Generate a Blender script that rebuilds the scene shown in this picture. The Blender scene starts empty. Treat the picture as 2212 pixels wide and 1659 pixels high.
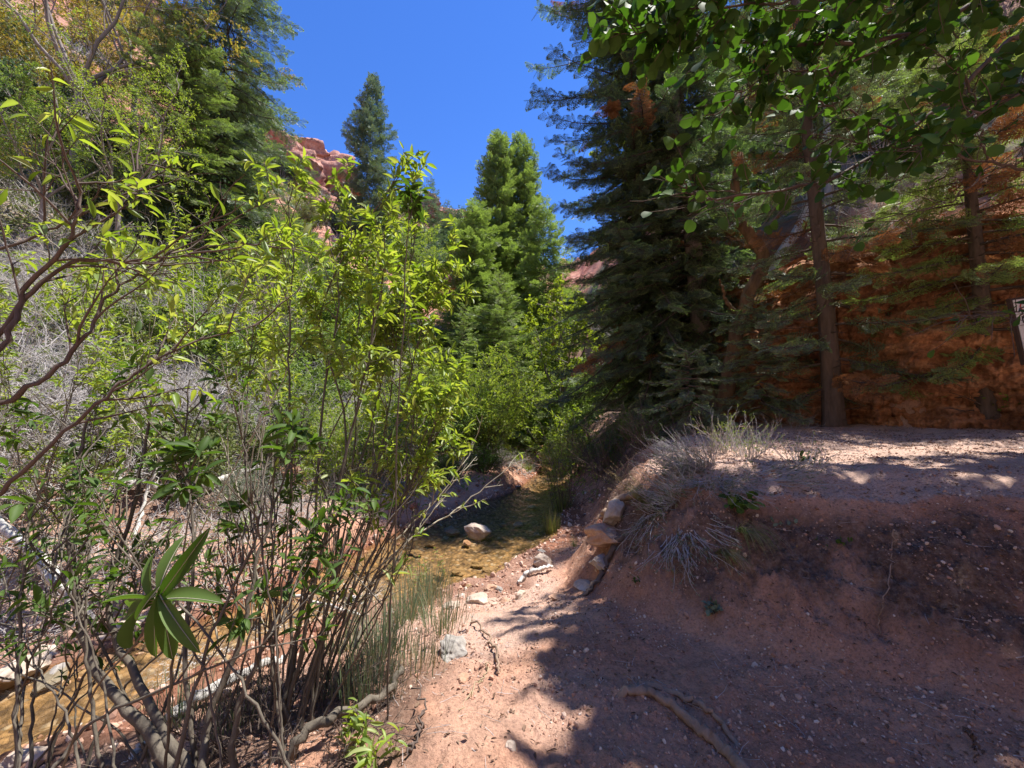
import bpy, math
import numpy as np
from mathutils import Vector, Matrix

# ------------------------------------------------------------------ camera, sky, sun, exposure
sc = bpy.context.scene
COL = sc.collection
EYE = 1.62
PITCH = math.radians(3.7)
FPX = 400.0
cam_d = bpy.data.cameras.new('camera'); cam_d.sensor_width = 36.0; cam_d.lens = FPX / 1024 * 36
cam_d.clip_start = 0.02; cam_d.clip_end = 2000
cam = bpy.data.objects.new('camera', cam_d); COL.objects.link(cam)
cam.location = (0, 0, EYE); cam.rotation_euler = (math.pi / 2 + PITCH, 0, 0)
sc.camera = cam

SUN_EL = math.radians(69); SUN_AZ = math.atan2(0.90, 0.43)      # azimuth from +Y towards +X
SUN = np.array([math.cos(SUN_EL) * math.sin(SUN_AZ), math.cos(SUN_EL) * math.cos(SUN_AZ), math.sin(SUN_EL)])
w = bpy.data.worlds.new('World'); sc.world = w; w.use_nodes = True
nt = w.node_tree; nt.nodes.clear()
sky = nt.nodes.new('ShaderNodeTexSky'); sky.sky_type = 'NISHITA'; sky.sun_disc = False
sky.sun_elevation = SUN_EL; sky.sun_rotation = SUN_AZ; sky.altitude = 1900; sky.air_density = 1.0
sky.dust_density = 0.1; sky.ozone_density = 3.0
hs = nt.nodes.new('ShaderNodeHueSaturation'); hs.inputs['Saturation'].default_value = 1.26; hs.inputs['Hue'].default_value = 0.514; hs.inputs['Value'].default_value = 1.05
bg = nt.nodes.new('ShaderNodeBackground'); bg.inputs[1].default_value = 0.14
wo = nt.nodes.new('ShaderNodeOutputWorld')
nt.links.new(sky.outputs[0], hs.inputs['Color']); nt.links.new(hs.outputs[0], bg.inputs[0]); nt.links.new(bg.outputs[0], wo.inputs[0])
sl = bpy.data.lights.new('sun', 'SUN'); sl.energy = 5.0; sl.angle = math.radians(0.53); sl.color = (1.0, 0.955, 0.88)
so = bpy.data.objects.new('sun', sl); COL.objects.link(so)
so.rotation_euler = Vector((-SUN[0], -SUN[1], -SUN[2])).to_track_quat('-Z', 'Y').to_euler()
so.location = (20, 10, 40)
sc.view_settings.view_transform = 'Standard'; sc.view_settings.look = 'None'; sc.view_settings.gamma = 1.0
sc.view_settings.exposure = 0.97
sc.render.engine = 'CYCLES'
cy = sc.cycles
cy.max_bounces = 9; cy.diffuse_bounces = 5; cy.glossy_bounces = 2; cy.transmission_bounces = 3; cy.transparent_max_bounces = 6
cy.caustics_reflective = False; cy.caustics_refractive = False; cy.use_denoising = True
cy.sample_clamp_indirect = 4

rng = np.random.default_rng(11)
def U(a, b, n=None): return rng.uniform(a, b, n)

# ------------------------------------------------------------------ noise
_T = np.random.default_rng(5).random((256, 256))
def vnoise(x, y):
    xi = np.floor(x).astype(np.int64); yi = np.floor(y).astype(np.int64)
    fx = x - xi; fy = y - yi
    fx = fx * fx * fx * (fx * (fx * 6 - 15) + 10); fy = fy * fy * fy * (fy * (fy * 6 - 15) + 10)
    a = _T[xi & 255, yi & 255]; b = _T[(xi + 1) & 255, yi & 255]
    c = _T[xi & 255, (yi + 1) & 255]; d = _T[(xi + 1) & 255, (yi + 1) & 255]
    return (a + (b - a) * fx) * (1 - fy) + (c + (d - c) * fx) * fy - 0.5
def fbm(x, y, o=4, g=0.5, l=2.07):
    r = 0; a = 1.0
    for i in range(o):
        r = r + a * vnoise(x + 17.3 * i, y - 9.1 * i); a *= g
        x, y = (x * 0.8 - y * 0.6) * l, (x * 0.6 + y * 0.8) * l
    return r
def ridged(x, y, o=4):
    r = 0; a = 1.0
    for i in range(o):
        r = r + a * (0.5 - 2 * np.abs(vnoise(x + 7.7 * i, y + 3.1 * i))); a *= 0.5
        x, y = (x * 0.8 - y * 0.6) * 2.1, (x * 0.6 + y * 0.8) * 2.1
    return r
def sstep(a, b, x):
    t = np.clip((x - a) / (b - a), 0, 1); return t * t * (3 - 2 * t)

# ------------------------------------------------------------------ terrain function
ZW = -0.55
CREEK = np.array([(3.2, 60, .8), (2.4, 36, .7), (1.9, 24, .55), (1.75, 18, .55), (1.5, 14, .6), (0.75, 10.4, .75), (-0.35, 7.7, 1.2), (-1.3, 6.0, 1.2),
                  (-2.05, 4.95, .62), (-2.8, 3.95, .5), (-3.5, 3.15, .58), (-5.2, 1.9, 1.0), (-9, 0, 1.1), (-16, -4, 1.2)])
CREST = np.array([(5.2, 30, 2.0), (4.0, 18, 2.0), (3.6, 12, 2.0), (3.15, 8.5, 1.8), (2.35, 6.4, 1.25), (1.75, 5.2, 1.0), (1.50, 4.4, .95),
                  (1.75, 3.65, .95), (2.5, 3.3, 1.05), (3.4, 3.1, 1.25), (4.3, 2.7, 1.5), (5.2, 1.8, 1.8), (6.6, 0, 2.3), (8, -4, 2.5), (9, -20, 2.5)])
def polyd(x, y, L):
    best = np.full(x.shape, 1e9); wv = np.zeros_like(x); side = np.zeros_like(x)
    for i in range(len(L) - 1):
        ax, ay, aw = L[i]; bx, by, bw = L[i + 1]
        dx, dy = bx - ax, by - ay
        t = np.clip(((x - ax) * dx + (y - ay) * dy) / (dx * dx + dy * dy), 0, 1)
        d = np.hypot(x - ax - t * dx, y - ay - t * dy)
        cr = dx * (y - ay) - dy * (x - ax)
        m = d < best
        best = np.where(m, d, best); wv = np.where(m, aw + t * (bw - aw), wv)
        side = np.where(m, np.sign(cr), side)
    return best, wv, side                      # side > 0: towards +x for a line running towards the camera
_A = np.array([-180, -150, -110, -90, -60, -50, -45, -38, -31, -22, -15, -8, -4, 0, 3, 6, 10, 15, 20, 27, 34, 45, 60, 90, 120, 150, 180.])
_S = np.array([.5, .55, .6, .62, .72, .74, .74, .66, .56, .50, .49, .475, .455, .42, .38, .36, .36, .40, .52, .66, .72, .72, .7, .65, .6, .55, .5])
_R = np.array([60, 50, 42, 40, 42, 46, 50, 56, 62, 76, 84, 92, 100, 110, 115, 115, 105, 90, 70, 52, 45, 42, 40, 38, 40, 50, 60.])
_R0 = np.array([20, 15, 9, 8, 7.2, 7.0, 7.0, 7.2, 8.0, 9.8, 11.5, 14.5, 19, 30, 44, 60, 55, 30, 15, 12.0, 10.7, 10.5, 11.0, 12, 14, 18, 20.])
_W = np.array([0, 0, 0, 0, 0, 0, 0, 0, 0, 0, 0, 0, 0, 0, 0, 0, 0, 0.5, 1.8, 3.0, 3.3, 3.5, 3.2, 2, .6, 0, 0.])
def terrain(x, y, detail=True):
    x = np.asarray(x, float); y = np.asarray(y, float)
    wx = x + 0.22 * fbm(x * .9, y * .9, 3); wy = y + 0.22 * fbm(x * .9 + 40, y * .9 + 9, 3)
    dc, hw, side = polyd(wx, wy, CREEK)
    d = dc - hw
    dk, cw, cs = polyd(wx, wy, CREST)
    r = np.hypot(x, y); a = np.degrees(np.arctan2(x, y))
    right = side > 0
    # low ground
    zr = ZW + 0.02 + 0.62 * sstep(-0.05, 2.9, d)
    zl = ZW + 0.02 + 0.38 * sstep(0, 0.75, d) + 0.25 * sstep(.5, 3.0, d)
    zl = np.where(y < 5.2, ZW + 0.02 + .45 * sstep(0, 1.7, d), zl)
    z = np.where(right, zr, zl)
    bed = ZW - 0.05 - 0.13 * sstep(0, .6, -d)
    z = np.where(d < 0, bed, z)
    # bank with a flat top on the right
    top = 1.07 + 0.028 * np.clip(y - 4, 0, 30) + 0.03 * np.clip(x - 3, 0, 10) - .1 * sstep(3, -2, y)
    s = np.clip(dk / cw, 0, 1)
    f = np.where(cs > 0, 1.0, (1 - s) ** 1.22)
    rnd = sstep(.55, 0, dk) * .13
    bank = np.where(right, f, 0)
    z = z + (top - rnd - z) * bank
    plateau = np.where((cs > 0) & right, 1.0, 0.0)
    # hills
    aw = a + 2.2 * fbm(r * .05 + 3, a * .05, 3)
    S = np.interp(aw, _A, _S); R = np.interp(aw, _A, _R); R0 = np.interp(aw, _A, _R0) + 0.9 * fbm(x * .5, y * .5, 4) + .25 * ridged(x * 1.7, y * 1.7, 4) * (a > 15) ; W = np.interp(aw, _A, _W)
    t = np.clip((r - R0) / (R - R0), 0, None)
    g = np.where(t < 1, np.clip(t, 0, 1) ** 1.18, 1 - 0.55 * (1 - np.exp(-(t - 1) * 1.3)))
    hill = S * R * g
    wall = W * sstep(0, 0.9, r - R0) * (1 + .25 * fbm(x * .35, y * .35, 2))
    hm = sstep(0, 5, r - R0)
    z = z + hill + wall
    rockn = fbm(x * .085 + 3, y * .085 + 8, 4)
    rockm = sstep(-.02, .16, rockn) * sstep(6, 22, r - R0)
    rockm = np.maximum(rockm, sstep(.60, .98, t) * sstep(-.42, -.1, rockn) * (a > -40) * (a < 12))
    amp = hm * (0.35 + r * .012)
    z = z + amp * (ridged(x * .16, y * .16, 5) * 0.95) + rockm * (1.6 * np.abs(fbm(x * .22, y * .22, 4)) + .5) 
    wallm = sstep(.02, .5, r - R0) * (W > .5) * sstep(4.2, 1.2, r - R0)
    facem = np.where((bank > 0.03) & (bank < .985), 1.0, 0.0) * sstep(1.0, .75, bank) * sstep(0.03, .3, bank)
    if detail:
        near = sstep(26, 8, r)
        z = z + near * (.055 * fbm(x * 1.7, y * 1.7, 4) + .028 * fbm(x * 7, y * 7, 5) + .012 * fbm(x * 31, y * 31, 3)) * (d > 0)
        z = z + facem * (.10 * ridged(x * 1.5 + .6 * y, y * 1.3, 5) + .07 * ridged(x * 5 + y * 2.2, y * 1.6, 5) + .05 * ridged(x * 7, y * 7, 4) + .028 * ridged(x * 19, y * 19, 3) - .04)
        z = z + (d <= 0) * near * (.035 * fbm(x * 5, y * 5, 3) + .02 * fbm(x * 15, y * 15, 2))
    return z, dict(d=d, right=right, plateau=plateau, hill=hm * (r > R0), rock=np.clip(rockm + wallm, 0, 1), face=facem, wall=wallm, t=t, bank=bank)
def gz(x, y): return float(terrain(np.array([x]), np.array([y]))[0][0])
def gzs(x, y): return terrain(np.asarray(x), np.asarray(y))[0]

def ray(px, py):
    u = (px - 512) / FPX; v = (384 - py) / FPX
    return np.array([u, math.cos(PITCH) - v * math.sin(PITCH), math.sin(PITCH) + v * math.cos(PITCH)])
K = 1024 / 2212.0
def Q(dx, dy, D):                                # a point of the world seen at (dx, dy) of the 2212 wide view, D metres ahead
    r = ray(dx * K, dy * K); return np.array([0, 0, EYE]) + r * (D / r[1])
def on_ground(dx, dy, tmax=140):
    r = ray(dx * K, dy * K)
    t = np.geomspace(.8, tmax, 1500); p = np.array([0, 0, EYE]) + r[None] * t[:, None]
    z = gzs(p[:, 0], p[:, 1]); i = np.nonzero(p[:, 2] < z)[0]
    i = i[0] if len(i) else len(t) - 1
    return np.array([p[i, 0], p[i, 1], z[i]])

# ------------------------------------------------------------------ mesh collecting
class G:
    def __init__(s): s.V = []; s.F = {3: [], 4: []}; s.M = {3: [], 4: []}; s.n = 0
    def add(s, V, F, m=0):
        V = np.asarray(V, float).reshape(-1, 3); F = np.asarray(F, np.int64)
        if len(F) == 0: return
        k = F.shape[1]; s.V.append(V); s.F[k].append(F + s.n); s.n += len(V)
        s.M[k].append(np.full(len(F), m, np.int32) if np.isscalar(m) else np.asarray(m, np.int32))
    def addmix(s, V, F3, F4, m=0):
        V = np.asarray(V, float); s.V.append(V)
        for k, F in ((3, F3), (4, F4)):
            if F is not None and len(F): s.F[k].append(np.asarray(F) + s.n); s.M[k].append(np.full(len(F), m, np.int32))
        s.n += len(V)
    def mesh(s, name, mats, smooth=True):
        me = bpy.data.meshes.new(name)
        V = np.concatenate(s.V) if s.V else np.zeros((0, 3))
        me.vertices.add(len(V)); me.vertices.foreach_set('co', V.astype(np.float32).ravel())
        loops = []; starts = []; mi = []; off = 0
        for k in (3, 4):
            if s.F[k]:
                F = np.concatenate(s.F[k]); loops.append(F.ravel()); starts.append(off + np.arange(len(F)) * k); off += F.size; mi.append(np.concatenate(s.M[k]))
        if loops:
            L = np.concatenate(loops).astype(np.int32); S_ = np.concatenate(starts).astype(np.int32)
            me.loops.add(len(L)); me.loops.foreach_set('vertex_index', L)
            me.polygons.add(len(S_)); me.polygons.foreach_set('loop_start', S_)
            me.polygons.foreach_set('material_index', np.concatenate(mi))
            me.update(calc_edges=True)
            me.polygons.foreach_set('use_smooth', np.full(len(S_), smooth))
        for m in (mats if isinstance(mats, (list, tuple)) else [mats]): me.materials.append(m)
        me.update()
        return me
    def obj(s, name, mats, parent=None, smooth=True):
        o = bpy.data.objects.new(name, s.mesh(name, mats, smooth)); COL.objects.link(o)
        if parent is not None: o.parent = parent
        return o
def tag(o, label=None, cat=None, group=None, kind=None):
    if label: o['label'] = label
    if cat: o['category'] = cat
    if group: o['group'] = group
    if kind: o['kind'] = kind
    return o
def empty(name, loc, label, cat, group=None, rz=0):
    o = bpy.data.objects.new(name, None); COL.objects.link(o); o.location = loc; o.rotation_euler = (0, 0, rz)
    o.empty_display_size = .2
    return tag(o, label, cat, group)
def dup(root, loc, rz=0, scale=1.0, label=None, group=None):
    r = root.copy(); COL.objects.link(r); r.location = loc; r.rotation_euler = (0, 0, rz)
    r.scale = (scale,) * 3 if np.isscalar(scale) else scale
    if label: r['label'] = label
    if group: r['group'] = group
    for ch in list(root.children):
        c = ch.copy(); COL.objects.link(c); c.parent = r
        for gch in ch.children:
            d = gch.copy(); COL.objects.link(d); d.parent = c
    return r

def unit(v): return v / np.maximum(np.linalg.norm(v, axis=-1, keepdims=True), 1e-9)
def tubes(g, P, R, sides=4, m=0, ridge=0.0):
    P = np.asarray(P, float); R = np.asarray(R, float)
    if P.ndim == 2: P = P[None]; R = R[None]
    n, k, _ = P.shape
    if n == 0: return
    T = unit(np.gradient(P, axis=1))
    ref = np.where(np.abs(T[:, :1, 2:3]) > .9, np.array([[[1., 0, 0]]]), np.array([[[0, 0, 1.]]]))
    u = unit(np.cross(T, np.broadcast_to(ref, T.shape))); v = np.cross(T, u)
    th = np.arange(sides) * 2 * math.pi / sides
    rr = R[:, :, None, None] * np.ones((1, 1, sides, 1))
    if ridge:
        kc = max(3, k // 3); nz = rng.standard_normal((n, kc, sides)); f_ = np.linspace(0, kc - 1.001, k); i_ = f_.astype(int); w_ = (f_ - i_)[None, :, None]
        rr = rr * (1 + ridge * rng.standard_normal((n, 1, sides, 1)) + ridge * .8 * (nz[:, i_] * (1 - w_) + nz[:, i_ + 1] * w_)[..., None])
    V = P[:, :, None, :] + rr * (np.cos(th)[None, None, :, None] * u[:, :, None, :] + np.sin(th)[None, None, :, None] * v[:, :, None, :])
    idx = (np.arange(n)[:, None, None] * k + np.arange(k - 1)[None, :, None]) * sides + np.arange(sides)[None, None, :]
    nx = (np.arange(n)[:, None, None] * k + np.arange(k - 1)[None, :, None]) * sides + ((np.arange(sides) + 1) % sides)[None, None, :]
    F = np.stack([idx, nx, nx + sides, idx + sides], -1).reshape(-1, 4)
    g.add(V.reshape(-1, 3), F, m)
def basis(d, nrm):
    y = unit(d); x = unit(np.cross(y, nrm)); z = np.cross(x, y)
    return np.stack([x, y, z], -1)               # columns
def bake(g, TV, TF, O, B, S_, m=0):
    n = len(O)
    if n == 0: return
    S_ = np.asarray(S_, float)
    if S_.ndim == 1: S_ = np.repeat(S_[:, None], 3, 1)
    V = np.einsum('nij,nmj->nmi', B, TV[None] * S_[:, None, :]) + O[:, None, :]
    F = (TF[None] + (np.arange(n) * len(TV))[:, None, None]).reshape(-1, TF.shape[1])
    g.add(V.reshape(-1, 3), F, np.tile(m, n) if not np.isscalar(m) else m)
def leaf_T(kind='lance', seg=4, fold=.18, curl=.15):
    s = np.linspace(0, 1, seg + 1)
    if kind == 'lance': wd = .5 * np.sin(np.pi * s ** .85) ** .85
    elif kind == 'obov': wd = .5 * np.sin(np.pi * s ** 1.25) ** .55
    elif kind == 'oval': wd = .5 * np.sqrt(np.clip(1 - (2 * s - 1) ** 2, 0, 1)) ** .9
    else: wd = .5 * np.sin(np.pi * s)
    wd[0] = .03; wd[-1] = 0.0
    V = []; F = []
    for i in range(seg + 1):
        z = -curl * (s[i] ** 2) ; V += [(-wd[i], s[i], z + fold * wd[i]), (0, s[i], z), (wd[i], s[i], z + fold * wd[i])]
    for i in range(seg):
        b = 3 * i; F += [(b, b + 1, b + 4, b + 3), (b + 1, b + 2, b + 5, b + 4)]
    return np.array(V), np.array(F)
LANCE = leaf_T('lance', 4, .25, .22); OVAL = leaf_T('oval', 5, .22, .12); LANCE_HI = leaf_T('obov', 14, .22, .32)
OBOV = leaf_T('obov', 7, .22, .3)
DIA = (np.array([(0, 0, 0), (-.5, .5, .12), (0, 1, -.08), (.5, .5, .12)]), np.array([(0, 3, 2), (0, 2, 1)]))
def leaves(g, O, D, L, Wd, T=LANCE, m=0, updir=(0, 0, 1), wob=.6):
    n = len(O); nrm = np.tile(np.array(updir, float), (n, 1)) + wob * rng.standard_normal((n, 3))
    bake(g, T[0], T[1], O, basis(D, nrm), np.stack([Wd, L, L], 1), m)

def wander(p0, d0, L, k=6, jit=.15, trop=(0, 0, 0), tip=None):
    n = len(p0); P = np.zeros((n, k, 3)); P[:, 0] = p0; d = unit(d0); st = np.asarray(L)[:, None] / (k - 1)
    for i in range(1, k):
        d = unit(d + jit * rng.standard_normal((n, 3)) + np.asarray(trop)); P[:, i] = P[:, i - 1] + d * st
    return P
def plen(P): return np.linalg.norm(np.diff(P, axis=1), axis=2).sum(1)
def sample(P, t):                                   # P (n,k,3), t (n,m)
    n, k, _ = P.shape; f = np.clip(t, 0, .9999) * (k - 1); i = f.astype(int); fr = (f - i)[..., None]; ar = np.arange(n)[:, None]
    return P[ar, i] * (1 - fr) + P[ar, i + 1] * fr, unit(P[ar, i + 1] - P[ar, i])
def kids(P, m, t0=.2, t1=1, ang=(30, 60), L=(.3, .5), rel=True, k=5, jit=.15, trop=(0, 0, 0), taper=.5):
    n = len(P)
    if n == 0: return np.zeros((0, k, 3))
    t = (np.arange(m)[None] + rng.random((n, m))) / m * (t1 - t0) + t0
    p, T = sample(P, t); p = p.reshape(-1, 3); T = T.reshape(-1, 3)
    r = unit(np.cross(T, rng.standard_normal(T.shape))); a = np.radians(U(ang[0], ang[1], len(T)))[:, None]
    d = np.cos(a) * T + np.sin(a) * r
    ln = U(L[0], L[1], len(T)) * (1 - taper * t.ravel())
    if rel: ln = ln * np.repeat(plen(P), m)
    return wander(p, d, ln, k, jit, trop)
def taperR(n, k, r0, r1):
    r0 = np.broadcast_to(np.asarray(r0, float), (n,)); r1 = np.broadcast_to(np.asarray(r1, float), (n,))
    return r0[:, None] + (r1 - r0)[:, None] * np.linspace(0, 1, k)[None]
def spline(pts, k=24, wob=0.0):
    p = np.array(pts, float); n = len(p); q = np.vstack([2 * p[0] - p[1], p, 2 * p[-1] - p[-2]])
    out = []
    for s in np.linspace(0, n - 1 - 1e-6, k):
        i = int(s); t = s - i; a, b, c, d = q[i], q[i + 1], q[i + 2], q[i + 3]
        out.append(.5 * ((2 * b) + (c - a) * t + (2 * a - 5 * b + 4 * c - d) * t * t + (3 * b - a - 3 * c + d) * t ** 3))
    out = np.array(out)
    if wob: out[1:-1] += wob * rng.standard_normal((k - 2, 3))
    return out

# ------------------------------------------------------------------ materials
def mat(name, f, disp=None):
    m = bpy.data.materials.new(name); m.use_nodes = True; t = m.node_tree; t.nodes.clear()
    out = t.nodes.new('ShaderNodeOutputMaterial'); b = t.nodes.new('ShaderNodeBsdfPrincipled')
    b.inputs['Roughness'].default_value = .8; b.inputs['Specular IOR Level'].default_value = .25
    t.links.new(b.outputs[0], out.inputs[0]); f(t, b, out); return m
def N(t, ty, **kw):
    n = t.nodes.new('ShaderNode' + ty)
    for k_, v in kw.items():
        if k_ in n.inputs: n.inputs[k_].default_value = v
        else: setattr(n, k_, v)
    return n
def noise(t, scale, det=4, rough=.55, dist=0, vec=None):
    n = N(t, 'TexNoise', Scale=scale, Detail=det, Roughness=rough, Distortion=dist)
    if vec is None:
        g = t.nodes.get('geo_pos') or N(t, 'NewGeometry'); g.name = 'geo_pos'; vec = g.outputs['Position']
    t.links.new(vec, n.inputs['Vector']); return n
def ramp(t, src, stops):
    r = N(t, 'ValToRGB'); cr = r.color_ramp
    while len(cr.elements) < len(stops): cr.elements.new(.5)
    for e, (p, c) in zip(cr.elements, stops): e.position = p; e.color = (*c, 1) if len(c) == 3 else (c[0],) * 3 + (1,)
    t.links.new(src, r.inputs[0]); return r
def mix(t, fac, a, b, mode='MIX'):
    n = N(t, 'MixRGB', blend_type=mode)
    for i, s in ((0, fac), (1, a), (2, b)):
        if isinstance(s, (int, float)): n.inputs[i].default_value = s
        elif isinstance(s, tuple): n.inputs[i].default_value = (*s, 1)
        else: t.links.new(s, n.inputs[i])
    return n.outputs[0]
def bump(t, b, h, strength=.5, dist=.02, prev=None):
    n = N(t, 'Bump', Strength=strength, Distance=dist); t.links.new(h, n.inputs['Height'])
    if prev is not None: t.links.new(prev, n.inputs['Normal'])
    t.links.new(n.outputs[0], b.inputs['Normal']); return n.outputs[0]
def leafmat(name, cols, trans=.4, tcol=None, rough=.45, spec=.35, scale=2.0):
    def f(t, b, out):
        g = N(t, 'NewGeometry'); r = ramp(t, g.outputs['Random Per Island'], [(i / (len(cols) - 1), c) for i, c in enumerate(cols)])
        nz = noise(t, scale, 2); col = mix(t, .55, r.outputs[0], ramp(t, nz.outputs[0], [(.3, (.55,)), (.7, (1.25,))]).outputs[0], 'MULTIPLY')
        t.links.new(col, b.inputs['Base Color']); b.inputs['Roughness'].default_value = rough; b.inputs['Specular IOR Level'].default_value = spec
        tr = N(t, 'BsdfTranslucent'); tc = mix(t, 1.0, col, tcol or (1.5, 1.7, .6), 'MULTIPLY'); t.links.new(tc, tr.inputs[0])
        mx = N(t, 'MixShader'); mx.inputs[0].default_value = trans
        t.links.new(b.outputs[0], mx.inputs[1]); t.links.new(tr.outputs[0], mx.inputs[2]); t.links.new(mx.outputs[0], out.inputs[0])
    return mat(name, f)
def barkmat(name, c0, c1, scale=14, bs=.6, stretch=True):
    def f(t, b, out):
        g = N(t, 'TexCoord'); mp = N(t, 'Mapping'); mp.inputs['Scale'].default_value = (1, 1, .22 if stretch else 1)
        t.links.new(g.outputs['Object'], mp.inputs[0])
        n = noise(t, scale, 6, .65, .3, mp.outputs[0]); n2 = noise(t, scale * .2, 3, .5, 0, mp.outputs[0])
        c = mix(t, n2.outputs[0], ramp(t, n.outputs[0], [(.35, c0), (.65, c1)]).outputs[0], tuple(.5 * (x + y) for x, y in zip(c0, c1)))
        t.links.new(c, b.inputs['Base Color']); bump(t, b, n.outputs[0], bs, .02); b.inputs['Roughness'].default_value = .9
    return mat(name, f)
def rockmat(name, c0, c1, c2, scale=3.0, bs=.6, bd=.03):
    def f(t, b, out):
        g = N(t, 'TexCoord'); n = noise(t, scale, 8, .62, .2, g.outputs['Object']); n2 = noise(t, scale * 7, 6, .6, 0, g.outputs['Object'])
        c = ramp(t, n.outputs[0], [(.3, c0), (.5, c1), (.7, c2)]).outputs[0]
        c = mix(t, .5, c, ramp(t, n2.outputs[0], [(.3, (.55,)), (.6, (1.15,))]).outputs[0], 'MULTIPLY')
        t.links.new(c, b.inputs['Base Color']); b1 = bump(t, b, n.outputs[0], bs, bd); bump(t, b, n2.outputs[0], bs, bd * .3, b1)
        b.inputs['Roughness'].default_value = .9
    return mat(name, f)

M = {}
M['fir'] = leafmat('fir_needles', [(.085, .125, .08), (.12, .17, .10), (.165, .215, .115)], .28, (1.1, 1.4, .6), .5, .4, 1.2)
M['fir_tip'] = leafmat('fir_new_growth', [(.24, .32, .12), (.32, .41, .15), (.26, .36, .18)], .35, (1.2, 1.4, .6), .5, .3, 2)
M['fir_dead'] = leafmat('fir_dead_needles', [(.24, .12, .06), (.38, .20, .10), (.30, .15, .07)], .2, (1.3, 1.0, .6), .7, .1, 2)
M['fir_blue'] = leafmat('blue_needles', [(.14, .19, .125), (.19, .245, .15), (.24, .29, .17)], .22, (1.1, 1.3, .7), .5, .4, 1.2)
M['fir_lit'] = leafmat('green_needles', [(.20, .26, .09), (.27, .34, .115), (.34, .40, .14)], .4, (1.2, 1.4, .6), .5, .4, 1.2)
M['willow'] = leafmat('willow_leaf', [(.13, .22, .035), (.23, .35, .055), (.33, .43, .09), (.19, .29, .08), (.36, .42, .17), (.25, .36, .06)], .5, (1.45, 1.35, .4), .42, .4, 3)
M['willow_dark'] = leafmat('willow_leaf_dark', [(.06, .115, .025), (.09, .155, .035), (.12, .19, .05)], .4, (1.3, 1.5, .4), .55, .2, 3)  # willow leaf in darker greens
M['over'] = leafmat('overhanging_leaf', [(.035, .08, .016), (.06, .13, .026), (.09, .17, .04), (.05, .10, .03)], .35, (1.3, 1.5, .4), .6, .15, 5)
M['yellow'] = leafmat('yellow_green_leaf', [(.28, .36, .05), (.34, .42, .07)], .5, (1.2, 1.2, .4), .5, .3, 1)
M['oak'] = leafmat('oak_scrub_leaf', [(.15, .23, .06), (.21, .30, .08), (.28, .37, .11), (.19, .24, .10)], .35, (1.3, 1.4, .5), .5, .3, .6)
M['olive'] = leafmat('olive_scrub_leaf', [(.14, .17, .08), (.20, .235, .10), (.26, .28, .13)], .25, (1.2, 1.3, .6), .6, .2, .6)
M['gold'] = leafmat('golden_leaf', [(.36, .34, .09), (.45, .36, .10), (.28, .32, .09), (.46, .28, .10)], .35, (1.3, 1.2, .5), .5, .3, .6)
M['sage'] = leafmat('sage_leaf', [(.17, .22, .15), (.22, .27, .18), (.26, .31, .2)], .25, (1.1, 1.2, .8), .6, .2, 2)
M['grass'] = leafmat('grass_blade', [(.16, .22, .06), (.22, .28, .08), (.38, .34, .16)], .4, (1.2, 1.3, .5), .5, .3, 2)
M['rush'] = leafmat('rush_blade', [(.13, .20, .13), (.19, .26, .17), (.24, .29, .16)], .25, (1.1, 1.2, .7), .5, .3, 2)
M['straw'] = leafmat('dry_straw', [(.38, .30, .18), (.50, .42, .28), (.30, .22, .13)], .25, (1.1, 1, .7), .7, .2, 2)
M['litter'] = leafmat('fallen_leaf', [(.10, .06, .045), (.20, .12, .08), (.33, .24, .17), (.13, .08, .06)], .1, (1, 1, .7), .8, .15, 4)
M['bark'] = barkmat('fir_bark', (.05, .036, .03), (.21, .155, .13), 11, 1.0)
M['bark_grey'] = barkmat('grey_bark', (.16, .13, .115), (.36, .31, .28), 8, .7)
M['stem'] = barkmat('willow_stem', (.065, .052, .04), (.19, .165, .13), 30, .5)
M['stem_pale'] = barkmat('pale_willow_stem', (.30, .27, .20), (.50, .46, .36), 30, .3)
M['twig_grey'] = barkmat('grey_dead_twig', (.34, .31, .30), (.60, .565, .55), 20, .3)
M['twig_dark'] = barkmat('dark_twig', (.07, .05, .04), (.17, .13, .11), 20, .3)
M['bleached'] = barkmat('bleached_wood', (.38, .35, .32), (.70, .67, .62), 16, .7)
M['root'] = barkmat('exposed_root', (.20, .13, .09), (.42, .30, .22), 25, .8)
M['snag'] = barkmat('snag_wood', (.07, .04, .025), (.28, .17, .09), 10, 1.0)
M['rock_cream'] = rockmat('cream_rock', (.34, .26, .20), (.50, .40, .32), (.62, .54, .45), 4)
M['rock_orange'] = rockmat('orange_rock', (.32, .17, .11), (.46, .28, .19), (.54, .38, .28), 6)
M['rock_ochre'] = rockmat('ochre_rock', (.20, .13, .07), (.32, .21, .11), (.42, .30, .18), 5)
M['rock_grey'] = rockmat('grey_rock', (.20, .18, .16), (.33, .30, .27), (.45, .42, .38), 5)
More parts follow.
